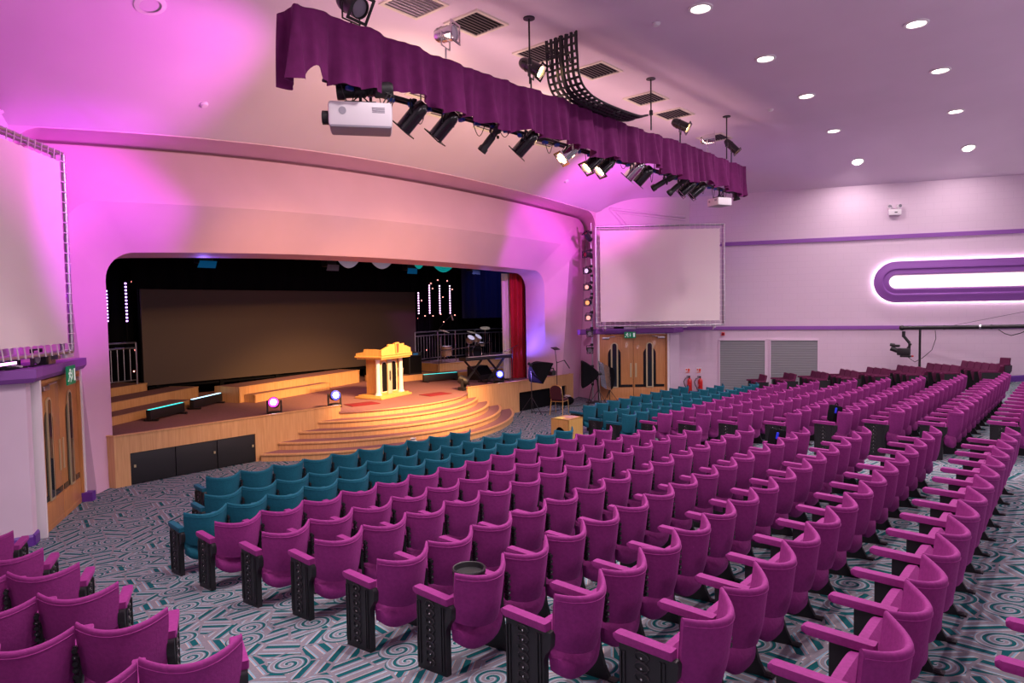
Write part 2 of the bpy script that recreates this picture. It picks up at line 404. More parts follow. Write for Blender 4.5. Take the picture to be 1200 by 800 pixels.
# ---- purple ledges, bands and skirtings
def band(name, pts, z0, z1, depth, dirv, m='trim_purple', label=None, cap=None, cham=0):
    bb = MB().use(m)
    P = [Vector(p) for p in pts]; offs = []
    for i, p in enumerate(P):
        ns = []
        for a, c in ((P[i-1], p) if i else (None, None), (p, P[i+1]) if i < len(P)-1 else (None, None)):
            if a is None: continue
            o = perp(a, c); ns.append(o if o.dot(dirv) > 0 else -o)
        n = sum(ns, Vector()).normalized(); n = n/max(.5, n.dot(ns[0])); offs.append(n)
    rows = []
    for i, p in enumerate(P):
        f = p+offs[i]*depth; f2 = p+offs[i]*(depth-cham)
        rows.append([Vector((p.x, p.y, z0)), Vector((f2.x, f2.y, z0)), Vector((f.x, f.y, z0+cham*1.3)), Vector((f.x, f.y, z1)), Vector((p.x, p.y, z1))])
    bb.grid(rows, closed=True)
    bb.faces(rows[0], [tuple(range(5))]); bb.faces(rows[-1], [tuple(range(5))])
    return struct(name, bb, label, smooth=False)
into = Vector((-1, -1, 0)); intoL = Vector((1, -1, 0))
band('trim_1', [Vector((19.0, 13.5, 0)), DR0, DR1, RW0-RN*0+Vector((0, 0, 0))], 2.34, 2.52, .16, into, label='purple ledge above the right double doors', cham=.03)
band('trim_2', [RW0, RW2], 2.41, 2.53, .05, Vector((-1, 0, 0)), label='lower purple band along the side wall')
band('trim_3', [RW0, RW2], 5.36, 5.49, .05, Vector((-1, 0, 0)), label='upper purple band along the side wall')
band('trim_4', [DL1+Vector((.03, .05, 0)), DL0, LW0, LWc], 2.34, 2.53, .16, intoL, label='purple ledge above the left double doors', cham=.05)
# ledge tops (shelf the projector cables lie on)
bb = mb('trim_purple'); P = [DL1, DL0, UL1+Vector((-.2, 0, 0)), UL0+Vector((-.1, .1, 0))]
bb.prism([(0, 0), (1, 0), (1, 1), (0, 1)], (0, 0, -9), (0, 0, 0), (0, 0, 0), (0, 0, 0)) if 0 else None
bb.faces([Vector((p.x, p.y, z)) for z in (2.50, 2.515) for p in P], [(0, 1, 2, 3), (4, 5, 6, 7), (0, 1, 5, 4), (1, 2, 6, 5), (2, 3, 7, 6), (3, 0, 4, 7)])
struct('trim_5', bb, 'top of the left ledge', smooth=False)
bb = mb('trim_purple'); P = [DR0, DR1, RW0, UR1+Vector((.1, .2, 0)), UR0+Vector((.1, .2, 0))]
bb.faces([Vector((p.x, p.y, z)) for z in (2.50, 2.515) for p in P], [(0, 1, 2, 3, 4), (5, 6, 7, 8, 9)] + [(i, (i+1) % 5, 5+(i+1) % 5, 5+i) for i in range(5)])
struct('trim_6', bb, 'top of the right ledge', smooth=False)
def skirt(name, p, q, h, dirv, label):
    bb = mb('skirt_purple'); o = perp(p, q); o = o if o.dot(dirv) > 0 else -o
    n = 8; rows = []
    for i in range(n+1):
        c = p.lerp(q, i/n); z = floor_z(c.y)
        rows.append([Vector((c.x, c.y, z-.05)), c*1+o*.03+Vector((0, 0, z-.05)), c+o*.03+Vector((0, 0, z+h-.03)), c+o*.012+Vector((0, 0, z+h)), Vector((c.x, c.y, z+h))])
    bb.grid(rows, closed=True); bb.faces(rows[0], [tuple(range(5))]); bb.faces(rows[-1], [tuple(range(5))])
    return struct(name, bb, label, smooth=False)
skirt('baseboard_right', RW0, RW2, .19, Vector((-1, 0, 0)), 'purple skirting of the side wall')
skirt('baseboard_left', LW0, LWc, .16, Vector((0, -1, 0)), 'purple skirting left of the left doors')
skirt('baseboard_return', DL0, LW0, .16, Vector((1, -.2, 0)), 'purple skirting on the narrow wall by the left doors')
skirt('baseboard_front', RW0, DR1, .16, Vector((0, -1, 0)), 'purple skirting beside the right doors')
bb = mb('skirt_purple'); bb.box((3.93, 13.42, .08), (.16, .2, .16), rz=rad(54)); struct('baseboard_post', bb, 'purple plinth at the right foot of the left doors', smooth=False)

# ---- ceiling: flat in the middle, coved down to the walls and to the arch
def seg_d(x, y, a, c):
    d = c-a; t = max(0, min(1, ((x-a.x)*d.x+(y-a.y)*d.y)/(d.x*d.x+d.y*d.y))); return math.hypot(x-a.x-d.x*t, y-a.y-d.y*t)
def sdl(x, y, a, c, n): return (x-a.x)*n.x+(y-a.y)*n.y
def inn_n(a, c): o = perp(a, c); return o if o.dot(Vector((11, 4, 0))-a) > 0 else -o
LWa, LWb = LW1+Vector((-.4, 0, 0)), LW2+Vector((-.4, 0, 0))
CW = [(a, c, inn_n(a, c)) for a, c in ((RW0, RW2), (UR0, UR1), (UL0, UL1), (UL1, LWa), (LWa, LWb))]
def ceil_z2(x, y):
    d = max(-1.0, min(sdl(x, y, *w) for w in CW))
    ds = 1.05*max(0, 1-d/3.8)**2.2
    xx = max(3.0, min(19.75, x)); dl = math.hypot(max(0, 13.2-y), abs(x-xx))
    df = (8.2-lipz(xx))*max(0, 1-dl/4.6)**1.9
    k = 4.0; return 8.2 - math.log(math.exp(k*ds)+math.exp(k*df)-1)/k      # smooth maximum
gy = [-7+i*.25 for i in range(81)]; gy = sorted(set([y for y in gy if y < 13.2]+[13.2]))
gx = sorted(set([-5.2+i*.25 for i in range(143)] + [2.98, 19.76, 3.3, 19.4, 3.8, 18.9]))
b = mb('ceiling_paint'); b.grid([[Vector((x, y, ceil_z2(x, y) if y < 13.199 else (lipz(max(3, min(19.74, x)))+.02))) for x in gx] for y in gy])
struct('ceiling', b, 'lilac coved ceiling')
def on_ceil(px, py):
    d = ray(px, py); t0 = 1.0; p = CAMP
    for i in range(4000):
        t = t0+i*.01; p = CAMP+d*t
        if p.z >= ceil_z2(p.x, p.y): return p
    return p
def ceil_n(p):
    e = .1; n = Vector((-(ceil_z2(p.x+e, p.y)-ceil_z2(p.x-e, p.y))/(2*e), -(ceil_z2(p.x, p.y+e)-ceil_z2(p.x, p.y-e))/(2*e), 1)); return -n.normalized()
# raised moulded triangle panels in the cove above each screen
def ceil_ray_pts(pts): return [on_ceil(*p) for p in pts]
def wallhit(px, py):          # nearest of upper right wall / ceiling
    d = ray(px, py); n = Vector(perp(UR0, UR1)); t = n.dot(UR0-Vector((0, 0, 0)))/n.dot(d) if abs(n.dot(d)) > 1e-6 else 1e9
    return CAMP+d*t
def plane_hit(px, py, A, off=0):
    d = ray(px, py); n = inn_n(A[0], A[1]); t = (n.dot(A[0])+off)/n.dot(d); return CAMP+d*t
bb = mb('wall_paint')
for (ax, ay), (mx, my), (cx, cy), r in (((714, 244.5), (803, 254.5), (733, 268), .05), ((722, 248.5), (803, 258), (738, 268), .03)):
    a1, a2, a3 = plane_hit(ax, ay, (UR0, UR1), .01), plane_hit(mx, my, (UR0, UR1), .01), plane_hit(cx, cy, (UR0, UR1), .01)
    bb.tube([a3, a3.lerp(a1, .5)+Vector((0, 0, .03)), a1], r, 6).tube([a1, a1.lerp(a2, .5), a2], r, 6)
struct('trim_7', bb, 'moulded triangular panel edge above the right screen')
bb = mb('wall_paint')
p1, p2, p3 = plane_hit(28, 120, (UL0, UL1), .01), plane_hit(-40, 100, (UL0, UL1), .01), plane_hit(-40, 146, (UL0, UL1), .01)
bb.tube([p1, p1.lerp(p2, .5), p2], .045, 6).tube([p1, p1.lerp(p3, .5), p3], .045, 6)
struct('trim_8', bb, 'moulded triangular panel edge above the left screen')

# ---- stage house: black box behind the arch
b = mb('black_cloth')
b.slab([[Vector((1.5, 21, 0)), Vector((25, 21, 0))], [Vector((1.5, 21, 8)), Vector((25, 21, 8))]], (0, .2, 0))
struct('wall_back', b, 'black back wall of the stage', smooth=False)
b = mb('black_cloth'); b.slab([[Vector((1.5, 14.95, 0)), Vector((1.5, 21, 0))], [Vector((1.5, 14.95, 8)), Vector((1.5, 21, 8))]], (-.2, 0, 0)); b.slab([[Vector((1.5, 14.95, 0)), Vector((4.7, 14.95, 0))], [Vector((1.5, 14.95, 8)), Vector((4.7, 14.95, 8))]], (0, .05, 0)); struct('wall_stage_left', b, 'black left wing of the stage', smooth=False)
b = mb('black_cloth'); b.slab([[Vector((25, 14.95, 0)), Vector((25, 21, 0))], [Vector((25, 14.95, 8)), Vector((25, 21, 8))]], (.2, 0, 0)); b.slab([[Vector((17.99, 14.96, 0)), Vector((25, 14.96, 0))], [Vector((17.99, 14.96, 8)), Vector((25, 14.96, 8))]], (0, .05, 0)); struct('wall_stage_right', b, 'black right wing of the stage', smooth=False)
b = mb('black_cloth'); b.slab([[Vector((1.5, 14.96, 7)), Vector((25, 14.96, 7))], [Vector((1.5, 21, 7)), Vector((25, 21, 7))]], (0, 0, .1)); b.slab([[Vector((1.5, 14.96, 4.62)), Vector((25, 14.96, 4.62))], [Vector((1.5, 14.96, 7)), Vector((25, 14.96, 7))]], (0, .03, 0)); struct('ceiling_stage', b, 'black ceiling over the stage', smooth=False)

# ---- double doors
def double_door(name, p, q, dirv, H, label):
    """p,q: left and right ends on the wall line as seen from the hall."""
    W = (q-p).length; ux = (q-p).normalized(); n = perp(p, q); n = n if n.dot(dirv) > 0 else -n
    rz = math.atan2(ux.y, ux.x); T = sthing(name, label, (p.x, p.y, 0), rz); s = 1 if Vector((-sin(rz), cos(rz), 0)).dot(n) > 0 else -1
    # local x along the wall, local y*s towards the hall
    f = .09
    bb = mb('white_paint'); bb.box((f*.35, s*.03, H/2+.02), (f*.7, .14, H+.04)).box((W-f*.35, s*.03, H/2+.02), (f*.7, .14, H+.04)); bb.build('architrave', T, smooth=False)
    bb = mb('door_wood'); bb.box((f*.95, s*.02, H/2), (f*.5, .12, H)).box((W-f*.95, s*.02, H/2), (f*.5, .12, H)).box((W/2, s*.02, H-.02), (W-2*f, .12, .05)); bb.build('door_frame', T, smooth=False)
    i0, i1 = f*1.2, W-f*1.2; lw = (i1-i0)/2
    for k in (0, 1):
        x0 = i0+k*lw; cx = x0+lw/2
        L = mb('door_wood').box((cx, 0, (H-.05)/2+.01), (lw-.012, .06, H-.07), bev=.006)
        # kick rail and raised stile mouldings
        L.box((cx, s*.033, .22), (lw-.02, .012, .40), bev=.004).box((cx, s*.034, .045), (lw-.02, .016, .09), bev=.004); L = L.build('door_leaf', T)
        bh = s*.034
        # black stepped inlay: arched upright plus foot
        hx = x0+lw*(.42 if k == 0 else .50); hw = lw*.13
        def arch(cx, w, z0, z1, n=10): return [(cx-w, z0), (cx+w, z0), (cx+w, z1-w)] + [(cx+w*cos(a), z1-w+w*sin(a)) for a in [PI*j/n for j in range(1, n)]] + [(cx-w, z1-w)]
        inl = mb('black_gloss').prism(arch(hx, hw*1.5, .46, H*.80), (0, bh, 0), (1, 0, 0), (0, 0, 1), (0, s*.006, 0))
        inl.box((cx+(.03 if k == 0 else -.0), bh+s*.002, .50), (lw*.9, .008, .09)); inl.build('door_inlay', L, smooth=False)
        pl = mb('door_wood')
        fr = mb('brass').prism(arch(hx, hw*.85, .44, H*.88), (0, bh+s*.004, 0), (1, 0, 0), (0, 0, 1), (0, s*.02, 0)); fr.build('vision_frame', L, smooth=False)
        gl = mb('glass_dark').prism(arch(hx, hw*.5, .48, H*.865), (0, bh+s*.022, 0), (1, 0, 0), (0, 0, 1), (0, s*.006, 0)); gl.build('vision_panel', L, smooth=False)
        pp = mb('brass').box((x0+(lw-.09 if k == 0 else .09), bh+s*.006, 1.05), (.06, .012, .5)); pp.build('push_plate', L, smooth=False)
        cl = mb('steel').box((x0+(.18 if k == 0 else lw-.18), bh+s*.04, H-.12), (.24, .07, .07), bev=.01); cl.cyl((x0+(.28 if k == 0 else lw-.28), bh+s*.06, H-.08), (x0+(.5 if k == 0 else lw-.5), bh+s*.10, H-.06), .012); cl.build('door_closer', L)
    return T
dl_dir = (DL1-DL0).normalized()
double_door('door_1', DL0+dl_dir*.06, DL1-dl_dir*.02, Vector((1, -1, 0)), 2.31, 'wooden double doors with brass framed slots, left of the stage')
dr_dir = (DR1-DR0).normalized()
double_door('door_2', DR0+dr_dir*.12, DR1-dr_dir*.06, Vector((-1, -1, 0)), 2.31, 'wooden double doors with brass framed slots, right of the stage')

# ---- grey roller shutters on the side wall
def wall_item(name, y0, y1, z0, z1, label, cat):
    p = rw(y0); q = rw(y1); return thing(name, label, cat, ((p.x+q.x)/2, (p.y+q.y)/2, z0), math.atan2(RD.y, RD.x)), (q-p).length, z1-z0
for nm, y0, y1, lab in (('s', 10.05, 8.66, 'grey slatted shutter panel on the side wall, nearer the stage doors'), ('s', 8.48, 7.10, 'grey slatted shutter panel on the side wall, farther from the stage doors')):
    T, w, h = wall_item('shutter', y0, y1, floor_z(y1)-.05 if 0 else .25, 2.04, lab, 'shutter')
    s = 1 if (Matrix.Rotation(T.rotation_euler.z, 3, 'Z') @ Vector((0, 1, 0))).dot(RN) > 0 else -1
    bb = mb('grey_slat'); n = 22
    rows = []
    for i in range(n):
        for f, o in ((0, .020), (.80, .026), (.95, .020)):
            rows.append([Vector((-w/2, s*o, h*(i+f)/n)), Vector((w/2, s*o, h*(i+f)/n))])
    bb.slab(rows, (0, -s*.012, 0)); bb.build('curtain', T, smooth=False)
    bb = mb('wall_paint'); bb.box((-w/2-.02, s*.02, h/2), (.04, .06, h+.04)).box((w/2+.02, s*.02, h/2), (.04, .06, h+.04)).box((0, s*.02, h+.02), (w+.08, .06, .05)); bb.build('shutter_frame', T, smooth=False)

# ---- lit stadium-shaped wall feature
T = thing('wall_light', 'long purple rounded wall feature with glowing white slot and halo', 'wall light', rw(5.56, 3.95, .004), math.atan2(RD.y, RD.x))
s = 1 if (Matrix.Rotation(T.rotation_euler.z, 3, 'Z') @ Vector((0, 1, 0))).dot(RN) > 0 else -1
def stad(r, L, n=18, x0=0): return [(x0-r*sin(PI*i/n), r*cos(PI*i/n)) for i in range(n+1)] + [(L+r*sin(PI*i/n), -r*cos(PI*i/n)) for i in range(n+1)]
LEN = 6.2; X0 = .67
def ring(bb, prof, L=LEN):
    rows = [[Vector((x, s*d, z)) for x, z in stad(r, L, x0=X0)] for r, d in prof]; bb.grid(rows, closed=True)
bb = mb('trim_purple'); ring(bb, [(.52, .07), (.66, .095), (.67, .12), (.65, .17), (.50, .19), (.46, .21), (.42, .21), (.38, .17), (.33, .18), (.27, .20), (.25, .20), (.22, .16), (.22, .06), (.52, .06)]); bb.build('surround', T)
bb = mb('cove_glow'); P = stad(.195, LEN, x0=X0); bb.faces([Vector((x, s*.05, z)) for x, z in P] + [Vector((x, s*.065, z)) for x, z in P], [tuple(range(len(P))), tuple(range(2*len(P)-1, len(P)-1, -1))] + [(i, (i+1) % len(P), len(P)+(i+1) % len(P), len(P)+i) for i in range(len(P))]); bb.build('glowing_slot', T, smooth=False)
bb = mb('halo_glow'); ring(bb, [(.60, .015), (.64, .015), (.64, .05), (.60, .05), (.60, .015)]); bb.build('halo_strip', T)

# ---- emergency light, call point, small ceiling items
p = rw(5.0, 6.12, .012); T = thing('emergency_light', 'white twin-head emergency light high on the side wall', 'emergency light', p, math.atan2(RD.y, RD.x))
bb = mb('white_plastic').box((0, s*.06, .09), (.36, .12, .18), bev=.015); bb.build('battery_case', T)
for k in (-1, 1):
    bb = mb('white_plastic'); bb.cyl((k*.11, s*.06, .17), (k*.11, s*.06, .23), .02); bb.cyl((k*.10, s*.02, .27), (k*.15, s*.12, .28), .05, .065, 14); bb.use('lens_grey').cyl((k*.15, s*.12, .28), (k*.152, s*.124, .28), .055, .055, 14); bb.build('lamp_head', T)
bb = mb('black_plastic').box((.03, s*.122, .08), (.08, .006, .03)); bb.build('indicator', T, smooth=False)
p = rw(9.95, 2.22, .012); T = thing('call_point', 'small red fire alarm call point under the purple band', 'alarm', p, math.atan2(RD.y, RD.x))
mb('red_metal').box((0, s*.03, .05), (.11, .06, .11), bev=.008).build('case', T); mb('dark_red_fabric').box((0, s*.062, .05), (.06, .006, .05)).build('glass', T, smooth=False)
# ================================================================ THE STAGE
SD = .84; SZ = .844
CX = 11.65
ST = thing('stage', 'wide wooden stage with curved front steps', 'stage', (0, 0, 0))
def arc_pts(xl, xr, yend, yap, n=28):
    c = (xl+xr)/2; h = (xr-xl)/2; s = yend-yap; R = (h*h+s*s)/(2*s); a = math.asin(min(1, h/R)); yc = yap+R
    return [Vector((c+R*sin(t), yc-R*cos(t), 0)) for t in [lerp(-a, a, i/n) for i in range(n+1)]]
A0 = arc_pts(9.51, 13.96, 13.86, 13.14)
# deck (carpeted), follows the top step
bb = mb('stage_carpet')
front = [Vector((4.62, 13.99, 0)), Vector((9.50, 13.95, 0))] + A0 + [Vector((14.0, 13.95, 0)), Vector((16.1, 13.79, 0)), Vector((18.9, 13.74, 0))]
back = [Vector((lerp(4.62, 18.9, i/(len(front)-1)), 20.9, 0)) for i in range(len(front))]
poly = front + [Vector((18.9, 14.05, 0)), Vector((17.99, 14.3, 0)), Vector((17.99, 15.0, 0)), Vector((24.9, 15.05, 0)), Vector((24.9, 20.9, 0)), Vector((1.6, 20.9, 0)), Vector((1.6, 15.05, 0)), Vector((4.7, 15.0, 0)), Vector((4.66, 14.2, 0))]
n = len(poly)
bb.faces([Vector((p.x, p.y, SD)) for p in poly] + [Vector((p.x, p.y, SD-.04)) for p in poly], [tuple(range(n)), tuple(range(2*n-1, n-1, -1))] + [(i, (i+1) % n, n+(i+1) % n, n+i) for i in range(n)])
bb.build('deck', ST, smooth=False)
# front walls with upstand, left and right of the steps
def front_wall(name, pts, holes):
    for (a, c) in zip(pts, pts[1:]): pass
    bb = mb('stage_wood')
    for a, c in zip(pts, pts[1:]):
        d = (c-a).normalized(); o = perp(a, c); o = o if o.y < 0 else -o; L = (c-a).length
        segs = [(0, L, 0, 1.0)]
        for h0, h1, hz in holes:
            if (a-pts[0]).length < .01: segs = [(0, h0, 0, .975), (h0, h1, hz, .975), (h1, L, 0, .975)]
        if not holes or (a-pts[0]).length > .01: segs = [(0, L, 0, .975)]
        for s0, s1, z0, z1 in segs:
            p, q = a+d*s0, a+d*s1; c2 = (p+q)/2
            bb.box((c2.x-o.x*.03, c2.y-o.y*.03, (z0+z1)/2), ((q-p).length, .06, z1-z0), rz=math.atan2(d.y, d.x))
    return bb.build(name, ST, smooth=False)
def nosing(name, pts):
    bb = mb('stage_wood')
    for a, c in zip(pts, pts[1:]):
        d = (c-a).normalized(); o = perp(a, c); o = o if o.y < 0 else -o; c2 = (a+c)/2
        bb.box((c2.x-o.x*.025, c2.y-o.y*.025, .9875), ((c-a).length+.03, .09, .025), rz=math.atan2(d.y, d.x), bev=.006)
    return bb.build(name, ST)
FL = [Vector((4.55, 13.93, 0)), Vector((9.56, 13.88, 0))]
FR = [Vector((13.98, 13.88, 0)), Vector((16.1, 13.72, 0)), Vector((18.95, 13.66, 0))]
front_wall('front_panel', FL, [(.27, 2.80, .62)]); nosing('nosing', FL)
bb = mb('stage_wood')
for a, c, h0, h1 in ((FR[0], FR[1], None, None), (FR[1], FR[2], .02, 2.45)):
    d = (c-a).normalized(); L = (c-a).length; rz = math.atan2(d.y, d.x)
    for s0, s1, z0 in ([(0, L, 0)] if h0 is None else [(0, h0, 0), (h0, h1, .62), (h1, L, 0)]):
        if s1-s0 < .001: continue
        p, q = a+d*s0, a+d*s1; c2 = (p+q)/2; bb.box((c2.x, c2.y+.03, (z0+.975)/2), (s1-s0, .06, .975-z0), rz=rz)
bb.build('front_panel', ST, smooth=False); nosing('nosing', FR)
bb = mb('stage_wood').slab([[Vector((4.55, 13.93, 0)), Vector((4.26, 14.52, 0))], [Vector((4.55, 13.93, .975)), Vector((4.26, 14.52, .975))]], (.06, .03, 0)); bb.build('side_panel', ST, smooth=False)
nosing('nosing', [Vector((4.55, 13.93, 0)), Vector((4.26, 14.52, 0))])
bb = mb('stage_wood').slab([[Vector((18.95, 13.66, 0)), Vector((19.3, 14.1, 0))], [Vector((18.95, 13.66, .975)), Vector((19.3, 14.1, .975))]], (-.06, .03, 0)); bb.build('side_panel', ST, smooth=False)
# black cupboard fronts under the stage
dL = (FL[1]-FL[0]).normalized()
for k in range(3):
    p = FL[0]+dL*(.27+.845*k+.42); bb = mb('black_plastic').box((p.x, p.y+.035, .31), (.83, .04, .60), rz=math.atan2(dL.y, dL.x), bev=.006); bb.use('brass')
    h = FL[0]+dL*(.27+.845*k+(.78 if k else .08)); bb.box((h.x, h.y+.008, .36), (.035, .02, .05)); bb.build('cupboard_door', ST)
dR = (FR[2]-FR[1]).normalized(); p = FR[1]+dR*1.235
mb('matt_black').box((p.x, p.y+.12, .31), (2.43, .04, .62), rz=math.atan2(dR.y, dR.x)).build('recess_panel', ST, smooth=False)
# steps
ends = [(9.51, 13.96), (8.91, 14.43), (8.39, 14.86), (7.87, 15.33), (7.40, 15.80)]
aps = [13.14, 12.79, 12.40, 12.06, 11.76]
for k, ((xl, xr), ya) in enumerate(zip(ends, aps)):
    ye = 13.87 if k < 4 else 13.80
    A = arc_pts(xl, xr, ye, ya); zt = SD-.168*k; zb = zt-.168
    def rows(off, z): return [p.x for p in A]
    cen = Vector((CX, 16.5, 0))
    def inn(p, d): v = (cen-p).normalized(); return p+v*d
    s = mb('stage_wood')
    s.grid([[Vector((q.x, q.y, z)) for q in [inn(p, dd) for p in A]] for dd, z in ((.03, max(0, zb)), (.03, zt-.045), (0, zt-.04), (-.005, zt-.02), (.0, zt-.002), (.07, zt), (.07, zt-.03))])
    st = s.build('step', ST)
    if k:
        t = mb('stage_carpet'); B = [inn(p, .07) for p in A]; prev = [inn(p, .02) for p in arc_pts(*ends[k-1], 13.9, aps[k-1])]
        t.grid([[Vector((q.x, q.y, zt-.001)) for q in B], [Vector((q.x, q.y, zt-.001)) for q in prev]]); t.build('tread', st, smooth=False)

# ---- choir risers on the stage (left tiers, centre block, drum platform)
def tier(label, p, q, h0, h1, depth, rzside=None):
    p, q = Vector(p), Vector(q); d = (q-p).normalized(); L = (q-p).length
    T = thing('stage_riser', label, 'riser', (p.x, p.y, h0), math.atan2(d.y, d.x), 'risers on the stage')
    mb('stage_wood').box((L/2, .02, (h1-h0)/2), (L, .04, h1-h0)).box((L-.02, depth/2, (h1-h0)/2), (.04, depth, h1-h0)).box((.02, depth/2, (h1-h0)/2), (.04, depth, h1-h0)).build('fascia', T, smooth=False)
    mb('stage_carpet').box((L/2, depth/2+.03, (h1-h0)-.02), (L-.05, depth-.07, .035)).build('top', T, smooth=False)
    mb('stage_wood').box((L/2, .02, h1-h0-.012), (L+.02, .06, .026), bev=.006).build('nosing', T)
    return T
tier('lowest wooden riser step at stage left, behind the light bars', (4.75, 15.92, 0), (7.75, 17.83, 0), SZ, SZ+.19, .66)
tier('middle wooden riser step at stage left', (5.05, 16.95, 0), (8.45, 19.10, 0), SZ, SZ+.38, .88)
tier('topmost wooden riser step at stage left, by the white railing', (5.6, 18.55, 0), (7.25, 19.50, 0), SZ, SZ+.57, .9)
tier('low front step of the wooden riser behind the lectern', (9.08, 17.13, 0), (12.05, 18.02, 0), SZ, SZ+.22, .36)
T = tier('tall wooden riser behind the lectern, under the big screen', (8.80, 17.45, 0), (13.85, 18.95, 0), SZ, SZ+.43, .9)
T = tier('low curved wooden riser between lectern and drum platform', (14.12, 17.9, 0), (15.85, 17.72, 0), SZ, SZ+.20, 1.3)
T = tier('wooden drum platform front step at stage right', (15.9, 17.15, 0), (20.5, 16.6, 0), SZ, SZ+.20, 2.6)
T = tier('upper drum platform under the drum kit', (16.35, 17.75, 0), (20.6, 17.35, 0), SZ+.204, SZ+.50, 1.7)

# ---- railings
def railing(label, pts, z0, H, nb, group=None):
    P = [Vector(p) for p in pts]; T = thing('railing', label, 'railing', (P[0].x, P[0].y, z0)); o = Vector((P[0].x, P[0].y, 0)); P = [p-o for p in P]
    for a, c, k in [(P[i], P[i+1], nb[i]) for i in range(len(P)-1)]:
        for z, r in ((H, .022), (H-.14, .022), (.12, .018)): mb('steel').cyl(a+Vector((0, 0, z)), c+Vector((0, 0, z)), r, n=8).build('rail', T)
        for i in range(1, k+1):
            p = a.lerp(c, i/(k+1)); mb('steel').cyl(p+Vector((0, 0, .12)), p+Vector((0, 0, H-.14)), .010, n=6).build('baluster', T)
    for p in P: mb('steel').cyl(p, p+Vector((0, 0, H)), .024, n=8).build('post', T)
    return T
railing('short white metal railing on the left riser', [(5.75, 18.95, 0), (6.95, 19.35, 0)], SZ+.57, 1.12, [6])
railing('long grey metal railing around the drum platform', [(16.2, 18.75, 0), (17.6, 19.05, 0), (19.6, 19.0, 0), (21.2, 18.45, 0)], SZ+.5, 1.12, [7, 10, 8])
railing('lower grey metal railing beside the red and white curtain', [(20.75, 17.9, 0), (21.9, 17.7, 0)], SZ+.2, 1.0, [7])

# ---- video wall
T = thing('video_wall', 'wide unlit brown-grey video wall at the back of the stage', 'screen', (12.38, 20.1, 1.255))
mb('led_wall').box((0, 0, 1.85), (10.0, .08, 3.65)).build('screen_panel', T, smooth=False)
mb('matt_black').box((0, .08, 1.85), (10.05, .1, 3.71)).build('screen_frame', T, smooth=False)
bb = mb('matt_black')
for k in range(6): bb.box((-4.6+k*1.84, .15, -.18), (.12, .3, .43))
bb.box((0, .1, -.06), (9.7, .1, .06)); bb.build('support_frame', T, smooth=False)

# ---- lectern
T = thing('lectern', 'golden wooden lectern with white columns and a crest', 'lectern', (12.0, 15.22, SZ), rad(14))
Wb = 1.30
bb = mb('lectern_wood').box((0, .05, .03), (1.42, .92, .06), bev=.012).box((0, .05, .075), (1.30, .80, .04), bev=.01); bb.build('base', T)
bb = mb('lectern_wood').box((0, .10, .58), (.84, .46, 1.0), bev=.01); bb.build('cabinet', T)
def archp(cx, w, z0, z1, n=8): return [(cx-w, z0), (cx+w, z0), (cx+w, z1-w)] + [(cx+w*cos(a), z1-w+w*sin(a)) for a in [PI*j/n for j in range(1, n)]] + [(cx-w, z1-w)]
for k in (-1, 1):
    mb('cream').prism(archp(k*.215, .14, .14, 1.02), (0, -.132, 0), (1, 0, 0), (0, 0, 1), (0, -.012, 0)).build('niche_frame', T, smooth=False)
    mb('matt_black').prism(archp(k*.215, .105, .17, .99), (0, -.145, 0), (1, 0, 0), (0, 0, 1), (0, -.006, 0)).build('niche', T, smooth=False)
bb = mb('lectern_grey').box((0, -.155, .58), (.17, .05, 1.0), bev=.005); bb.use('brass').box((-.095, -.15, .58), (.02, .05, 1.0)).box((.095, -.15, .58), (.02, .05, 1.0)); bb.build('centre_panel', T)
bb = mb('matt_black').box((0, -.184, .60), (.022, .008, .30))
for k, z in enumerate((.50, .56, .62, .68)): bb.box((0, -.184, z), (.075-.012*(k % 2), .008, .018)).sphere((-.03, -.184, z+.03), .011, 6).sphere((.03, -.184, z+.03), .011, 6)
bb.build('emblem', T, smooth=False)
for k in (-1, 1):
    bb = mb('white_paint').lathe([(0, 0), (.10, 0), (.10, .03), (.075, .06), (.068, .10), (.058, .95), (.075, 1.0), (.075, 1.02), (0, 1.02)], (k*.52, -.16, .085), n=18); bb.build('column', T)
# top: sloped tray with stepped pediment front and side wings
bb = mb('lectern_wood').box((0, .02, 1.12), (1.34, .86, .05), bev=.008).box((0, .02, 1.165), (1.42, .94, .05), bev=.01)
ped = [(-.68, 0), (.68, 0), (.68, .18), (.42, .26), (.36, .26), (.36, .32), (.08, .32), (.08, .35), (-.08, .35), (-.08, .32), (-.36, .32), (-.36, .26), (-.42, .26), (-.68, .18)]
bb.prism(ped, (0, -.42, 1.18), (1, 0, 0), (0, 0, 1), (0, .05, 0))
for k in (-1, 1): bb.prism([(-.40, 0), (.46, 0), (.46, .08), (.20, .12), (.18, .20), (-.18, .20), (-.40, .18)], (k*.68, 0, 1.18), (0, 1, 0), (0, 0, 1), (-k*.05, 0, 0))
bb.faces([Vector((-.66, -.38, 1.35)), Vector((.66, -.38, 1.35)), Vector((.66, .44, 1.24)), Vector((-.66, .44, 1.24))], [(0, 1, 2, 3)])
bb.build('desk_top', T, smooth=False)
bb = mb('lectern_wood').prism([(-.09, .24), (.09, .24), (.06, -.06), (.0, -.11), (-.06, -.06)], (0, -.425, 1.30), (1, 0, 0), (0, 0, 1), (0, -.035, 0)); bb.use('red_mat').prism([(-.05, .21), (-.012, .21), (-.012, -.05), (-.035, -.03)], (0, -.462, 1.30), (1, 0, 0), (0, 0, 1), (0, -.006, 0)).prism([(.012, .21), (.05, .21), (.035, -.03), (.012, -.05)], (0, -.462, 1.30), (1, 0, 0), (0, 0, 1), (0, -.006, 0)); bb.build('crest', T, smooth=False)
mb('lectern_wood').box((0, -.435, 1.22), (1.40, .03, .035), bev=.006).build('moulding', T)

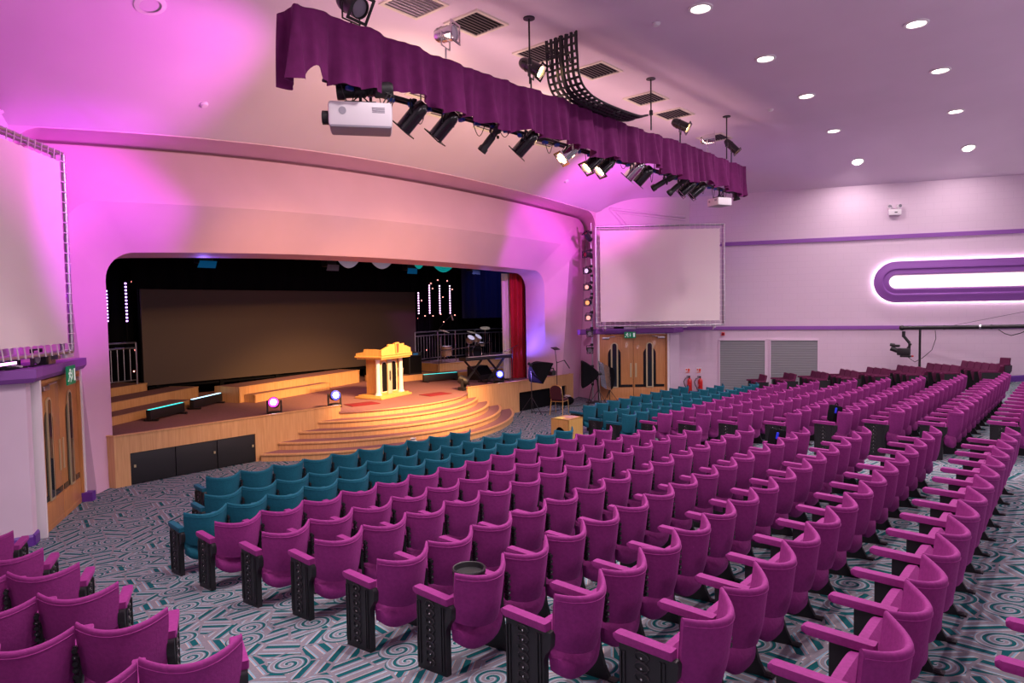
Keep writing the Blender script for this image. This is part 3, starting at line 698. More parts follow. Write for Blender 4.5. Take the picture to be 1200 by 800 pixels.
# ---- red mats
for lab, c, rz in (('dark red mat on the stage by the top of the steps, left of the lectern', (10.62, 14.45), rad(-10)), ('dark red mat on the stage right of the lectern', (13.12, 14.35), rad(-3))):
    T = mb('red_mat').box((0, 0, .006), (.80, .52, .012), bev=.004).build('floor_mat'); T.location = (c[0], c[1], SZ); T.rotation_euler = (0, 0, rz); tag(T, lab, 'mat', 'red mats')

# ---- LED batten lights on the deck
def batten(lab, p, q, m):
    p, q = Vector(p), Vector(q); d = q-p; L = d.length; T = thing('led_batten', lab, 'stage light', ((p.x+q.x)/2, (p.y+q.y)/2, SZ), math.atan2(d.y, d.x), 'floor light battens')
    mb('black_plastic').box((0, 0, .15), (L, .12, .22), bev=.012).build('housing', T)
    mb(m).box((0, -.0, .263), (L-.04, .07, .012)).build('led_lens', T, smooth=False)
    for k in (-1, 1): mb('black_iron').box((k*(L/2-.1), -.0, .02), (.06, .34, .04)).build('foot', T, smooth=False)
batten('black light batten with teal glow on the deck, leftmost', (6.02, 16.20, 0), (7.08, 16.90, 0), 'cyan_led')
batten('black light batten with pale blue glow, second from the left wing', (7.45, 17.25, 0), (8.55, 18.0, 0), 'ice_led')
batten('black light batten with green-teal glow right of the lectern', (15.05, 17.05, 0), (16.35, 16.75, 0), 'cyan_led')

# ---- moving heads on the deck
def moving_head(lab, x, y, dirv, glow):
    T = thing('moving_head_light', lab, 'stage light', (x, y, SZ), 0, 'moving head lights')
    mb('black_plastic').box((0, 0, .05), (.28, .24, .10), bev=.02).build('base', T)
    d = Vector(dirv).normalized(); c = Vector((0, 0, .30)); side = d.cross(Vector((0, 0, 1))).normalized()
    bb = mb('black_plastic')
    for k in (-1, 1): bb.prism([(-.05, .09), (.05, .09), (.035, .36), (-.035, .36)], side*(k*.155-.012), Vector((0, 0, 1)).cross(side), (0, 0, 1), side*.03)
    bb.build('yoke', T)
    h = mb('black_plastic').lathe([(0, -.16), (.07, -.16), (.115, -.10), (.125, .02), (.13, .10), (.13, .14), (.115, .145)], c, d, 20).build('head', T)
    mb({'magenta_led': 'magenta_ring', 'blue_led': 'blue_ring'}.get(glow, glow)).lathe([(.116, .13), (.10, .145), (.07, .150)], c, d, 20).build('lens_ring', h)
    mb('white_led' if glow.endswith('led') else glow).lathe([(.07, .150), (.04, .153), (0, .155)], c, d, 20).build('lens', h)
tocam = Vector((-.45, -.85, .12))
moving_head('moving head light glowing pink on the left stage front', 8.22, 14.6, (-.6, -.8, .25), 'magenta_led')
moving_head('moving head light glowing blue, just left of the steps', 9.85, 14.55, (-.35, -.9, .18), 'blue_led')
moving_head('unlit black moving head light at the right end of the top step', 14.27, 14.35, (-.4, .7, .35), 'lens_grey')
moving_head('moving head light glowing blue under the keyboard', 16.25, 14.7, (-.55, -.8, .1), 'blue_led')

# ---- starcloth, LED strips, drapes, swags
bb = mb('black_cloth'); rows = []
for z in (1.0, 3, 5, 6.9): rows.append([Vector((lerp(2, 24.6, i/220), 20.7+.05*sin(i*1.9)+.02*sin(i*.7), z)) for i in range(221)])
bb.grid(rows); SC = bb.build('star_cloth'); tag(SC, 'black star cloth across the back of the stage', 'backdrop')
bb = mb('star_led')
for px, py in ((155, 300), (165, 319.5), (154.5, 330), (171, 349), (174, 375), (135, 379), (169, 423), (158.5, 410), (157, 435), (323, 303), (358, 305.5), (465.5, 316), (489, 320), (495, 333), (507, 338), (505, 332), (491, 361), (498, 370), (490, 373), (513, 328), (524, 329), (530, 339), (536.5, 311.5), (516.5, 368), (533, 369), (520, 377), (507.5, 370), (500, 410), (514, 420), (531, 422), (485, 384), (494, 352), (519, 348), (585, 330), (590, 326), (485, 369)):
    p = at_y(px, py, 20.58); bb.sphere(p, .022, 6, m=4)
bb.build('star_lights', SC, smooth=False)
def strip(lab, a, c, Y, m, n=12):
    p, q = at_y(*a, Y), at_y(*c, Y); T = thing('led_strip', lab, 'light strip', (p.x, Y, q.z), 0, 'vertical led strips'); H = p.z-q.z
    mb('matt_black').box((0, .025, H/2), (.05, .02, H+.08)).box((0, .03, -(q.z-SZ)/2), (.03, .02, q.z-SZ)).build('carrier', T, smooth=False)
    for i in range(n): mb(m).box((0, 0, H*i/(n-1)), (.045, .02, .040)).build('diode', T, smooth=False)
strip('violet LED strip behind the left edge of the stage opening', (124.5, 341), (126, 376), 20.3, 'strip_blue', 10)
strip('violet LED strip left of the video wall', (147, 332), (150.5, 376), 20.3, 'strip_blue')
for a, c, w in (((490, 334.5), (491.5, 367), 'first'), ((503, 334.5), (503.5, 366.5), 'second'), ((515, 335), (516, 366.5), 'third'), ((527, 335), (526.7, 366.5), 'fourth')):
    strip('pink LED strip right of the video wall, %s of the four from the left' % w, a, c, 20.3, 'strip_led')
# side drapes
def drape(name, lab, m, pts, z0, z1, amp, nf, parent=None):
    P = [Vector(p) for p in pts]; bb = mb(m); N = nf*10; rows = []
    for z in [lerp(z0, z1, k/6) for k in range(7)]:
        row = []
        for i in range(N+1):
            t = i/N*(len(P)-1); a = min(int(t), len(P)-2); p = P[a].lerp(P[a+1], t-a); o = perp(P[a], P[a+1])
            row.append(Vector((p.x, p.y, z))+o*amp*(sin(i/N*nf*2*PI)+.4*sin(i/N*nf*3.7+z)))
        rows.append(row)
    bb.slab(rows, (0, .012, 0)); o = bb.build(name, parent)
    return o
o = drape('stage_curtain', '', 'red_cloth', [(17.62, 15.35, 0), (18.15, 15.12, 0)], SZ+.01, 4.5, .05, 3); tag(o, 'red curtain hanging at the right edge of the stage opening', 'curtain', 'curtains at stage right')
o = drape('stage_curtain', '', 'white_cloth', [(17.42, 15.55, 0), (17.72, 15.42, 0)], SZ+.01, 4.5, .03, 2); tag(o, 'narrow white curtain beside the red curtain', 'curtain', 'curtains at stage right')
o = drape('stage_curtain', '', 'navy_cloth', [(20.05, 20.15, 0), (24.2, 18.6, 0)], 2.9, 5.6, .07, 9); tag(o, 'dark navy drape hanging behind the drum kit', 'curtain')
o = drape('stage_curtain', '', 'black_cloth', [(3.6, 20.45, 0), (7.2, 20.5, 0)], SZ+.01, 6.5, .05, 8); tag(o, 'black drape left of the video wall', 'curtain')
o = drape('stage_curtain', '', 'black_cloth', [(7.1, 19.85, 0), (17.7, 19.85, 0)], 3.98, 6.95, .04, 20); tag(o, 'black cloth for the shade on the top of the video wall', 'curtain')  # dark sheet standing in for the shadow of the arch on the screen
def swag(lab, xc, w, drop, Y, ztop, m, n=5):
    T = thing('swag', lab, 'swag', (xc, Y, ztop), 0, 'ruched swags under the arch'); bb = mb(m)
    for k in range(n):
        f = 1-k*.14; ww = w*(.5-.02*k); pts = [Vector((ww*u, -.03*k, -drop*f*(1-u*u))) for u in [i/12*2-1 for i in range(13)]]
        bb.tube(pts, .028, 6)
    bb.build('fold', T); mb('matt_black').cyl((-w*.45, .03, 0), (-w*.45, .03, 6.97-ztop), .008, n=5).cyl((w*.45, .03, 0), (w*.45, .03, 6.97-ztop), .008, n=5).build('hanging_line', T)
for (xa, xb, yb, lab, m) in ((395, 421, 313, 'pale grey swag under the arch, leftmost', 'swag_white'), (433, 461, 314, 'pale grey swag under the arch, second from the left', 'swag_white'), (483, 498, 314, 'narrow teal lit swag under the arch', 'swag_teal'), (503, 535, 318, 'wide teal lit swag under the arch', 'swag_teal')):
    Y = 16.2; p, q = at_y(xa, 302, Y), at_y(xb, 304, Y); bt = at_y((xa+xb)/2, yb, Y)
    swag(lab, (p.x+q.x)/2, (q.x-p.x), p.z-bt.z, Y, p.z, m)
def flood(lab, px, py, w, m):
    Y = 17.5; p = at_y(px, py, Y); T = thing('flood_light', lab, 'stage light', (p.x, Y, p.z), 0, 'floods over the stage')
    mb('black_plastic').box((0, .1, .12), (w*.7, .3, .2), bev=.02).build('housing', T)
    mb(m).prism([(-w/2, -.12), (w*.35, -.12), (w/2, .08), (-w*.3, .08)], (0, -.08, 0), (1, 0, 0), (0, .35, .94), (0, -.01, 0)).build('barn_door', T, smooth=False)
    mb('black_iron').cyl((0, .1, .2), (0, .1, 6.95-p.z), .02).build('hanger', T)
flood('flood with blue flap under the left of the arch', 241, 309, .55, 'blue_gel'); flood('flood with pale flap under the middle of the arch', 388, 313, .5, 'grey_plastic'); flood('flood with bright blue flap next to the teal swags', 481, 317, .5, 'blue_gel'); flood('flood with navy flap under the right of the arch', 556, 318, .5, 'navy_cloth')

# ---- band gear
T = thing('drum_kit', 'drum kit with chrome rack and two toms on the platform', 'drum kit', (18.35, 18.15, SZ+.504))
def drum(name, c, ax, r, h, par):
    o = mb('drum_shell').lathe([(r, -h/2), (r, h/2)], c, ax, 20).build(name, par)
    mb('chrome').lathe([(r-.005, -h/2-.012), (r+.012, -h/2-.012), (r+.012, -h/2+.02), (r, -h/2+.02)], c, ax, 20).lathe([(r-.005, h/2+.012), (r+.012, h/2+.012), (r+.012, h/2-.02), (r, h/2-.02)], c, ax, 20).build('hoop', o)
    mb('drum_skin').lathe([(0, h/2), (r, h/2)], c, ax, 20).lathe([(0, -h/2), (r, -h/2)], c, ax, 20).build('skin', o)
d = drum
o = mb('black_gloss').lathe([(.27, -.2), (.27, .2)], (.25, 0, .29), (.1, -1, 0), 24).build('bass_drum', T)
mb('chrome').lathe([(.26, .2), (.295, .2), (.295, .24), (.26, .24)], (.25, 0, .29), (.1, -1, 0), 24).build('hoop', o); mb('black_plastic').lathe([(0, .215), (.262, .215)], (.25, 0, .29), (.1, -1, 0), 24).build('skin', o)
drum('tom', (.0, -.1, .78), (-.1, -.6, .75), .15, .2, T); drum('tom', (.38, -.1, .80), (.1, -.6, .75), .15, .2, T)
drum('floor_tom', (-1.25, -.1, .40), (0, 0, 1), .2, .36, T); drum('snare_drum', (.75, .1, .55), (0, -.1, 1), .17, .14, T)
bb = mb('chrome'); bb.cyl((-1.75, -.32, .46), (-.35, -.32, .52), .022).cyl((-.35, -.32, .52), (.95, -.32, .66), .022)
for x, h in ((-1.75, .95), (-1.0, 1.15), (-.3, .62), (.85, .95)): bb.cyl((x, -.32, 0), (x, -.32, h), .02)
bb.build('rack', T)
for x, y, h, tx in ((-1.15, .1, 1.15, .2), (.95, .0, 1.2, -.2), (.45, .25, 1.05, .1)):
    c = mb('brass').lathe([(0, .02), (.03, .018), (.06, .006), (.2, -.012), (.2, -.015), (.06, .0), (0, .01)], (x, y, h), (tx, -.25, 1), 20).build('cymbal', T)
    mb('chrome').cyl((x, y, 0), (x, y, h+.03), .010).cyl((x, y, .25), (x-.18, y-.12, 0), .008).cyl((x, y, .25), (x+.18, y-.12, 0), .008).cyl((x, y, .25), (x, y+.2, 0), .008).build('stand', c)
T = thing('keyboard', 'black stage keyboard on a crossed stand', 'keyboard', (16.35, 15.35, SZ), rad(-6))
mb('black_plastic').box((0, 0, .82), (2.05, .36, .12), bev=.015).build('body', T)
mb('white_plastic').box((.05, -.12, .883), (1.9, .13, .012)).build('keys', T, smooth=False)
mb('grey_plastic').box((.35, .08, .885), (.9, .12, .015)).build('control_panel', T, smooth=False)
for x in (-.55, .45):
    bb = mb('black_iron')
    for y in (-.02, .05): bb.cyl((x-.38, y, .02), (x+.36, y, .76), .02, n=8).cyl((x+.38, y, .02), (x-.36, y, .76), .02, n=8)
    bb.box((x-.38, 0, .02), (.05, .45, .04)).box((x+.38, 0, .02), (.05, .45, .04)); bb.build('stand', T)
T = thing('microphone', 'silver microphone lying over the keyboard on a boom stand', 'microphone', (17.0, 14.75, SZ))
bb = mb('black_iron').cyl((0, 0, .02), (0, 0, 1.15), .012).lathe([(0, 0), (.12, 0), (.12, .02), (0, .03)], n=14).cyl((0, 0, 1.12), (-.25, -.02, 1.06), .01).cyl((0, 0, 1.12), (.35, .05, 1.2), .01); bb.build('stand', T)
mb('chrome').cyl((-.42, -.02, 1.02), (-.2, -.02, 1.07), .022, .03, 10).sphere((-.17, -.02, 1.075), .035, 8).build('capsule', T)
T = thing('microphone', 'tall boom microphone reaching over the drums', 'microphone', (16.15, 17.45, SZ+.204))
bb = mb('black_iron').cyl((0, 0, .02), (0, 0, 1.5), .012).lathe([(0, 0), (.13, 0), (.13, .02), (0, .03)], n=14).cyl((-.35, 0, 1.25), (.75, .1, 2.05), .010); bb.build('stand', T)
mb('steel').cyl((.75, .1, 2.05), (.82, .1, 1.85), .022, .03, 10).build('capsule', T)
T = thing('microphone', 'overhead microphone pointing down at the cymbals', 'microphone', (20.0, 17.0, SZ+.204))
bb = mb('black_iron').cyl((0, 0, .02), (0, 0, 2.0), .012).lathe([(0, 0), (.13, 0), (.13, .02), (0, .03)], n=14).cyl((.2, 0, 1.75), (-.7, .1, 2.45), .010); bb.build('stand', T)
mb('steel').cyl((-.7, .1, 2.5), (-.74, .1, 2.25), .025, .03, 10).build('capsule', T)
def wedge(lab, x, y, z, rz, s=1):
    T = thing('floor_monitor', lab, 'speaker', (x, y, z), rz, 'floor monitor speakers')
    mb('black_plastic').prism([(-.22*s, 0), (.22*s, 0), (.22*s, .12*s), (.02*s, .36*s), (-.22*s, .36*s)], (-.33*s, 0, 0), (0, -1, 0), (0, 0, 1), (.66*s, 0, 0)).build('cabinet', T, smooth=False)
    mb('matt_black').prism([(-.29*s, -.14*s), (.29*s, -.14*s), (.29*s, .14*s), (-.29*s, .14*s)], (0, -.122*s, .242*s), (1, 0, 0), (0, .64, .77), (0, -.008, .006)).build('grille', T, smooth=False)
wedge('black wedge monitor on the deck behind the blue moving head', 16.95, 16.2, SZ, rad(10), 1.25)
T = thing('loudspeaker', 'upright black speaker cabinet with a blue lit panel by the drum platform', 'speaker', (15.52, 18.15, SZ+.204), rad(-8))
mb('black_plastic').box((0, 0, .38), (.52, .45, .76), bev=.02).build('cabinet', T); mb('matt_black').box((0, -.228, .34), (.46, .01, .6)).build('grille', T, smooth=False); mb('blue_gel').box((.0, -.23, .70), (.2, .01, .06)).build('panel', T, smooth=False)
T = thing('folding_chair', 'dark folding chair standing behind the lectern', 'chair', (14.50, 18.35, SZ+.204), rad(20))
for x in (-.2, .2):
    mb('black_iron').cyl((x, -.25, 0), (x, .18, .85), .013, n=8).build('leg', T); mb('black_iron').cyl((x, .25, 0), (x, -.12, .45), .013, n=8).build('leg', T)
mb('black_plastic').box((0, -.02, .46), (.4, .38, .03), bev=.008).build('seat', T); mb('black_plastic').box((0, .16, .78), (.42, .02, .16), bev=.006).build('backrest', T)
T = thing('bucket', 'small pale bucket on the floor beside the folding chair', 'bucket', (14.95, 18.1, SZ+.204)); mb('cream').lathe([(0, 0), (.08, 0), (.11, .24), (.105, .24), (.077, .01), (0, .01)], n=14).build('body', T); mb('steel').tube([(.105*cos(a), 0, .24+.08*sin(a)) for a in [PI*i/8 for i in range(9)]], .005, 5).build('handle', T)
# ================================================================ THE SEATS
SW = .53
def back_pt(u, z, inner):
    # barrel back: u -1..1 across, z height; the middle bows to the rear
    d = .160*(1-abs(u)**1.9)
    lean = (z-.60)*.10
    z = z-.038*(1-abs(u)**2.4)*max(0, min(1, (z-.5)/.25))
    t = (.040-.016*abs(u)**4) if inner else 0
    w = lerp(.243, .2635, max(0, min(1, (z-.46)/.2)))-(.012*abs(u) if inner else 0)
    return Vector((u*w, -d-lean+t+(.02 if z < .45 else 0)*(.45-z)/.1, z))
def seat_back(velvet):
    nu = 18; P = []
    us = [-1+2*i/nu for i in range(nu+1)]
    def zb(u): return .345+.06*abs(u)**3
    outer = [[back_pt(u, lerp(zb(u), .755, k/6), False) for u in us] for k in range(7)]
    top = []
    for a in (.25, .5, .75, 1.0, 1.25, 1.5, 1.75):      # rolled rim
        t = a*PI/2; row = []
        for u in us:
            o, i = back_pt(u, .755, False), back_pt(u, .755, True); c = (o+i)/2; h = (o-i)/2
            row.append(c + h*cos(t)*1.06 + Vector((0, 0, .026*sin(t))))
        top.append(row)
    inner = [[back_pt(u, lerp(.755, zb(u)+.02, k/5), True) for u in us] for k in range(6)]
    bb = mb(velvet); R = outer+top+inner+[outer[0]]
    bb.grid(R)
    for j in (0, -1): bb.faces([r[j] for r in R[:-1]], [tuple(range(len(R)-1))])
    # piping seam under the rim
    bb.tube([back_pt(u*.985, .737, False)+Vector((0, -.001, 0)) for u in us], .0045, 5)
    return bb.mesh('backrest', True, 50)
def seat_pan(velvet):
    bb = mb(velvet); nu = 14; rows = []
    prof = [(y+.035, z) for y, z in [(-.105, .19), (-.085, .165), (-.03, .17), (.03, .24), (.09, .36), (.135, .49), (.13, .535), (.075, .54), (.03, .49), (-.05, .36), (-.105, .26)]]
    for y, z in prof:
        row = []
        for i in range(nu+1):
            u = -1+2*i/nu; edge = abs(u)**4
            yy = y + (.05*(abs(u)**2.2) if y < .05 else 0)
            zz = z + (.085*abs(u)**3.2 if z < .3 else -.02*edge)
            row.append(Vector((u*.238, lerp(yy, .02+.12*(z-.17)/.37, .12*edge), zz)))
        rows.append(row)
    bb.grid(rows+[rows[0]])
    for j in (0, -1): bb.faces([r[j] for r in rows], [tuple(range(len(rows)))])
    return bb.mesh('seat', True, 50)
def arm_mesh(velvet, x):
    bb = mb(velvet); w = .036
    prof = [(.042, .528), (.40, .535), (.425, .548), (.428, .572), (.41, .586), (.042, .580)]
    P = [[Vector((x-w*k, y, z)) for y, z in prof] for k in (1, .82, -.82, -1)]
    for i, s in ((0, 1), (3, 1)): P[i] = [v.lerp(Vector((v.x, .19, .557)), .06) for v in P[i]]
    bb.grid(P, closed=True); bb.faces(P[0], [tuple(range(6))]); bb.faces(P[3], [tuple(range(6))])
    return bb.mesh('armrest', True, 35)
def leg_mesh(x):
    bb = mb('black_iron')
    pr = [(.28, 0), (.28, .527), (.02, .527), (.012, .30), (.0, .20), (-.03, .10), (-.07, .03), (-.115, .018), (-.115, 0)]
    pr = [(y, z-RAKE*y) if z < .03 else (y, z) for y, z in pr]
    bb.prism(pr, (x-.016, 0, 0), (0, 1, 0), (0, 0, 1), (.032, 0, 0))
    bb.box((x, -.10, .010+RAKE*.10), (.06, .06, .014))
    return bb.mesh('leg', False)
def panel_mesh(x, side):
    bb = mb('black_iron')
    pr = [(.385, 0), (.385, .527), (.015, .527), (.005, .51), (.012, .43), (.03, .40), (.05, .38), (.065, .34), (.065, 0)]
    pr = [(y, z-RAKE*y) if z < .03 else (y, z) for y, z in pr]
    bb.prism(pr, (x-.024, 0, 0), (0, 1, 0), (0, 0, 1), (.048, 0, 0))
    f = x+side*.024
    for y in (.375, .350, .115, .09): bb.box((f+side*.004, y, .265-RAKE*y/2), (.008, .012, .50-.02))
    for k in range(8):
        z = .055+k*.062; bb.tube([(f+side*.003, .235+.045*cos(a), z+.030*sin(a)) for a in [2*PI*i/10 for i in range(10)]], .006, 5, True)
    bb.use('stud')
    for k in range(8): bb.sphere((f+side*.006, .235, .05+k*.062), .0085, 6, m=4)
    return bb.mesh('side_panel', True, 40)
def hinge_mesh(x):
    bb = mb('black_iron')
    for k in range(5): bb.cyl((x, -.062, .43+k*.044), (x, -.022, .43+k*.044), .0165, n=10)
    bb.box((x, -.035, .52), (.018, .025, .22)); bb.use('stud')
    for k in (1, 3): bb.sphere((x, -.063, .43+k*.044), .005, 6, m=4)
    return bb.mesh('hinge_bracket', True, 40)
X = SW/2
SM = {}
for key, vel in (('purple', 'purple_velvet'), ('teal', 'teal_velvet')):
    SM[key] = dict(backrest=seat_back(vel), seat=seat_pan(vel), arm_l=arm_mesh(vel, -X), arm_r=arm_mesh(vel, X))
LEG_L, LEG_R, PAN_L, PAN_R, HINGE = leg_mesh(-X), leg_mesh(X), panel_mesh(-X, -1), panel_mesh(X, 1), hinge_mesh(-X)
def put(name, me, par):
    o = bpy.data.objects.new(name, me); COL.objects.link(o); o.parent = par; return o
ORD = ['first', 'second', 'third', 'fourth', 'fifth', 'sixth', 'seventh', 'eighth', 'ninth', 'tenth', 'eleventh', 'twelfth', 'thirteenth', 'fourteenth']
def theatre_seat(key, x, y, z, rz, sx, label, group, left_end, right_end):
    T = thing('theatre_seat', label, 'theatre seat', (x, y, z), rz, group); T.scale = (sx, 1, 1); S = SM[key]
    put('backrest', S['backrest'], T); put('seat', S['seat'], T); put('armrest', S['arm_l'], T)
    if left_end: put('side_panel', PAN_L, T)
    else: put('leg', LEG_L, T); put('hinge_bracket', HINGE, T)
    if right_end: put('armrest', S['arm_r'], T); put('side_panel', PAN_R, T)
    return T
def seat_row(key, p, q, n, lab, group, ends=(True, True), first=0):
    """n seats from joint p to joint q (left to right, facing the stage)"""
    p, q = Vector((*p, 0)), Vector((*q, 0)); d = (q-p)/n; rz = math.atan2(d.y, d.x); out = []
    for i in range(n):
        c = p+d*(i+.5)
        out.append(theatre_seat(key, c.x, c.y, floor_z(c.y), rz, d.length/SW, lab(i), group, ends[0] and i == 0, ends[1] and i == n-1))
    return out
near = {}
rowsC = [('T1', 'teal', (4.60, 10.28), (9.98, 9.86), 10, 'front teal row'), ('T2', 'teal', (4.04, 9.09), (10.2, 8.66), 12, 'second teal row'), ('T3', 'teal', (3.36, 8.14), (10.6, 7.68), 14, 'third teal row'),
 ('P1', 'purple', (3.30, 7.21), (10.75, 6.89), 14, 'first purple row'), ('P2', 'purple', (3.30, 6.20), (10.78, 6.00), 14, 'second purple row'), ('P3', 'purple', (3.38, 5.39), (10.81, 5.14), 14, 'third purple row'),
 ('P4', 'purple', (3.26, 4.31), (10.84, 4.26), 14, 'fourth purple row'), ('P5', 'purple', (3.30, 3.46), (10.73, 3.37), 14, 'fifth purple row'), ('P6', 'purple', (3.31, 2.56), (10.84, 2.56), 14, 'sixth purple row'),
 ('P7', 'purple', (3.35, 1.70), (10.91, 1.71), 14, 'seventh purple row'), ('P8', 'purple', (3.42, .81), (10.84, .85), 14, 'eighth purple row')]
for k, key, p, q, n, nm in rowsC:
    near[k] = seat_row(key, p, q, n, lambda i: '%s seat, near block, %s, %s from the left aisle' % (key, nm, ORD[i]), '%s seats of the near block' % key)
seat_row('purple', (3.45, -.09), (5.05, -.09), 3, lambda i: 'purple seat at the right picture edge, near block, last row, %s from the left aisle' % ORD[i], 'purple seats of the near block', (True, False))
far = {}
rowsR = [('T1', 'teal', (14.15, 9.90), (19.72, 9.76), 10, 'front teal row'), ('T2', 'teal', (13.08, 8.59), (19.85, 8.66), 12, 'second teal row'), ('T3', 'teal', (12.47, 7.71), (19.93, 7.63), 14, 'third teal row'),
 ('P1', 'purple', (12.58, 6.90), (20.05, 6.86), 14, 'first purple row'), ('P2', 'purple', (12.55, 6.02), (20.0, 5.95), 14, 'second purple row'), ('P3', 'purple', (12.60, 5.18), (20.0, 4.98), 14, 'third purple row'),
 ('P4', 'purple', (12.51, 4.23), (20.0, 4.18), 14, 'fourth purple row'), ('P5', 'purple', (12.60, 3.38), (20.05, 3.40), 14, 'fifth purple row'), ('P6', 'purple', (12.70, 2.59), (20.2, 2.53), 14, 'sixth purple row'),
 ('P7', 'purple', (12.48, 1.72), (20.15, 1.65), 14, 'seventh purple row'), ('P8', 'purple', (12.55, .80), (19.0, .80), 12, 'eighth purple row')]
for k, key, p, q, n, nm in rowsR:
    far[k] = seat_row(key, p, q, n, lambda i: '%s seat, far block, %s, %s from the centre aisle' % (key, nm, ORD[i]), '%s seats of the far block' % key)
def left_row(px, ang, n, nm):
    q = Vector((px[0], px[1])); d = Vector((cos(rad(ang)), sin(rad(ang))))*.56; p = q+d*n
    L = seat_row('purple', (p.x, p.y), (q.x, q.y), n, lambda i: 'purple seat, left corner block, %s, %s' % (nm, ['at the aisle', 'second from the aisle', 'third from the aisle'][n-1-i]), 'purple seats of the left corner block', (False, True))
for px, ang, n, nm in (((1.93, 3.89), 160, 3, 'lowest row'), ((1.89, 4.87), 154, 3, 'second row from bottom'), ((1.93, 5.93), 153, 2, 'third row from bottom'),
        ((1.96, 6.99), 153, 2, 'third row from top'), ((1.95, 8.08), 153, 2, 'second row from top'), ((2.01, 9.51), 153, 1, 'topmost row by the white wall')):
    left_row(px, ang, n, nm)

# ---- older flat-backed seats of the side block by the right wall
def flat_seat_meshes():
    D = {}
    bb = mb('plum_fabric'); P = [(.10, .30), (-.02, .80), (-.06, .805), (-.09, .79), (.02, .28)]
    bb.prism(P, (-.236, 0, 0), (0, 1, 0), (0, 0, 1), (.472, 0, 0)); D['backrest'] = bb.mesh('backrest', True, 30)
    bb = mb('plum_fabric'); bb.box((0, .19, .43), (.45, .17, .30), M=Matrix.Rotation(rad(-12), 4, 'X'), bev=.03); D['seat'] = bb.mesh('seat', True, 40)
    for s, k in ((-1, 'l'), (1, 'r')):
        bb = mb('plum_fabric'); bb.box((s*.262, .20, .60), (.05, .44, .055), bev=.014); D['arm_'+k] = bb.mesh('armrest', True, 40)
        bb = mb('black_iron'); bb.prism([(.36, -.04), (.36, .575), (-.12, .575), (-.10, .40), (.06, .30), (.06, .10), (-.10, .012), (-.10, -.0)], (s*.262-.016, 0, 0), (0, 1, 0), (0, 0, 1), (.032, 0, 0)); D['leg_'+k] = bb.mesh('leg', False)
    return D
FS = flat_seat_meshes()
WR = [((896.7, 439.3), 889, 'first'), ((931, 438), 917.7, 'second'), ((968.3, 436.7), 950, 'third'), ((1004, 435.2), 983.7, 'fourth'), ((1041, 432.2), 1015.2, 'fifth'), ((1081.5, 430.7), 1050.5, 'sixth'), ((1123.5, 428.5), 1085.3, 'seventh'), ((1168.5, 426.7), 1126.2, 'eighth'), ((1184, 419), 1171, 'ninth')]
for (ex, ey), lx, nm in WR:
    q = on_floor(ex, ey, .80)
    # outer end: where the sight line to the far end meets a line just inside the wall
    d = ray(lx, ey-3); a, c = RW0+RN*.45, RW1+RN*.45; nn = Vector((-(c-a).y, (c-a).x)); t = (nn.x*a.x+nn.y*a.y)/(nn.x*d.x+nn.y*d.y); o = Vector((d.x*t, d.y*t, 0))
    q.z = 0; v = o-q; L = v.length
    n = max(1, min(6, round(L/.55))); v = v/n; rz = math.atan2(v.y, v.x)
    for i in range(n):
        cpt = q+v*(i+.5)
        T = thing('side_seat', 'plum flat-backed seat, %s side row counted from the stage, %s' % (nm, 'at the aisle' if i == 0 else ORD[i]+' from the aisle'), 'theatre seat', (cpt.x, cpt.y, floor_z(cpt.y)), rz, 'flat-backed seats by the right wall')
        T.scale = (v.length/.53, 1, 1)
        put('backrest', FS['backrest'], T); put('seat', FS['seat'], T); put('armrest', FS['arm_l'], T); put('leg', FS['leg_l'], T)
        if i == n-1: put('armrest', FS['arm_r'], T); put('leg', FS['leg_r'], T)

# ---- things left on the seats
T = thing('round_case', 'round black case wedged behind the first seat back of the fifth purple row', 'case', (3.50, 3.50, floor_z(3.46)+.545))
mb('black_plastic').lathe([(0, 0), (.105, 0), (.12, .02), (.12, .17), (.125, .175), (.125, .20), (.112, .205), (.105, .17), (0, .165)], n=24).build('body', T)
mb('black_iron').lathe([(.122, .195), (.128, .2), (.122, .208), (.114, .205)], n=24).build('rim', T)
def rucksack(lab, px, py, Yk, off):
    s = Yk; T = thing('rucksack', lab, 'bag', (s.location.x+off[0], s.location.y+off[1], s.location.z+off[2]), rad(-20), 'dark rucksacks left on seats')
    bb = mb('matt_black'); bb.box((0, 0, .15), (.24, .14, .30), M=Matrix.Rotation(rad(14), 4, 'Y'), bev=.04); bb.build('body', T)
    mb('blue_cloth').box((-.075, -.03, .22), (.03, .12, .10), M=Matrix.Rotation(rad(14), 4, 'Y'), bev=.01).build('pocket', T)
    mb('matt_black').tube([(.05+.04*cos(a), .0, .29+.04*sin(a)) for a in [PI*i/6 for i in range(7)]], .01, 5).build('handle', T)
rucksack('dark rucksack with blue patch on the aisle seat, far block, fifth purple row', 0, 0, far['P5'][0], (.0, .12, .545))
rucksack('dark rucksack with blue patch on a seat of the near block, fifth purple row', 0, 0, near['P5'][12], (.0, .12, .545))
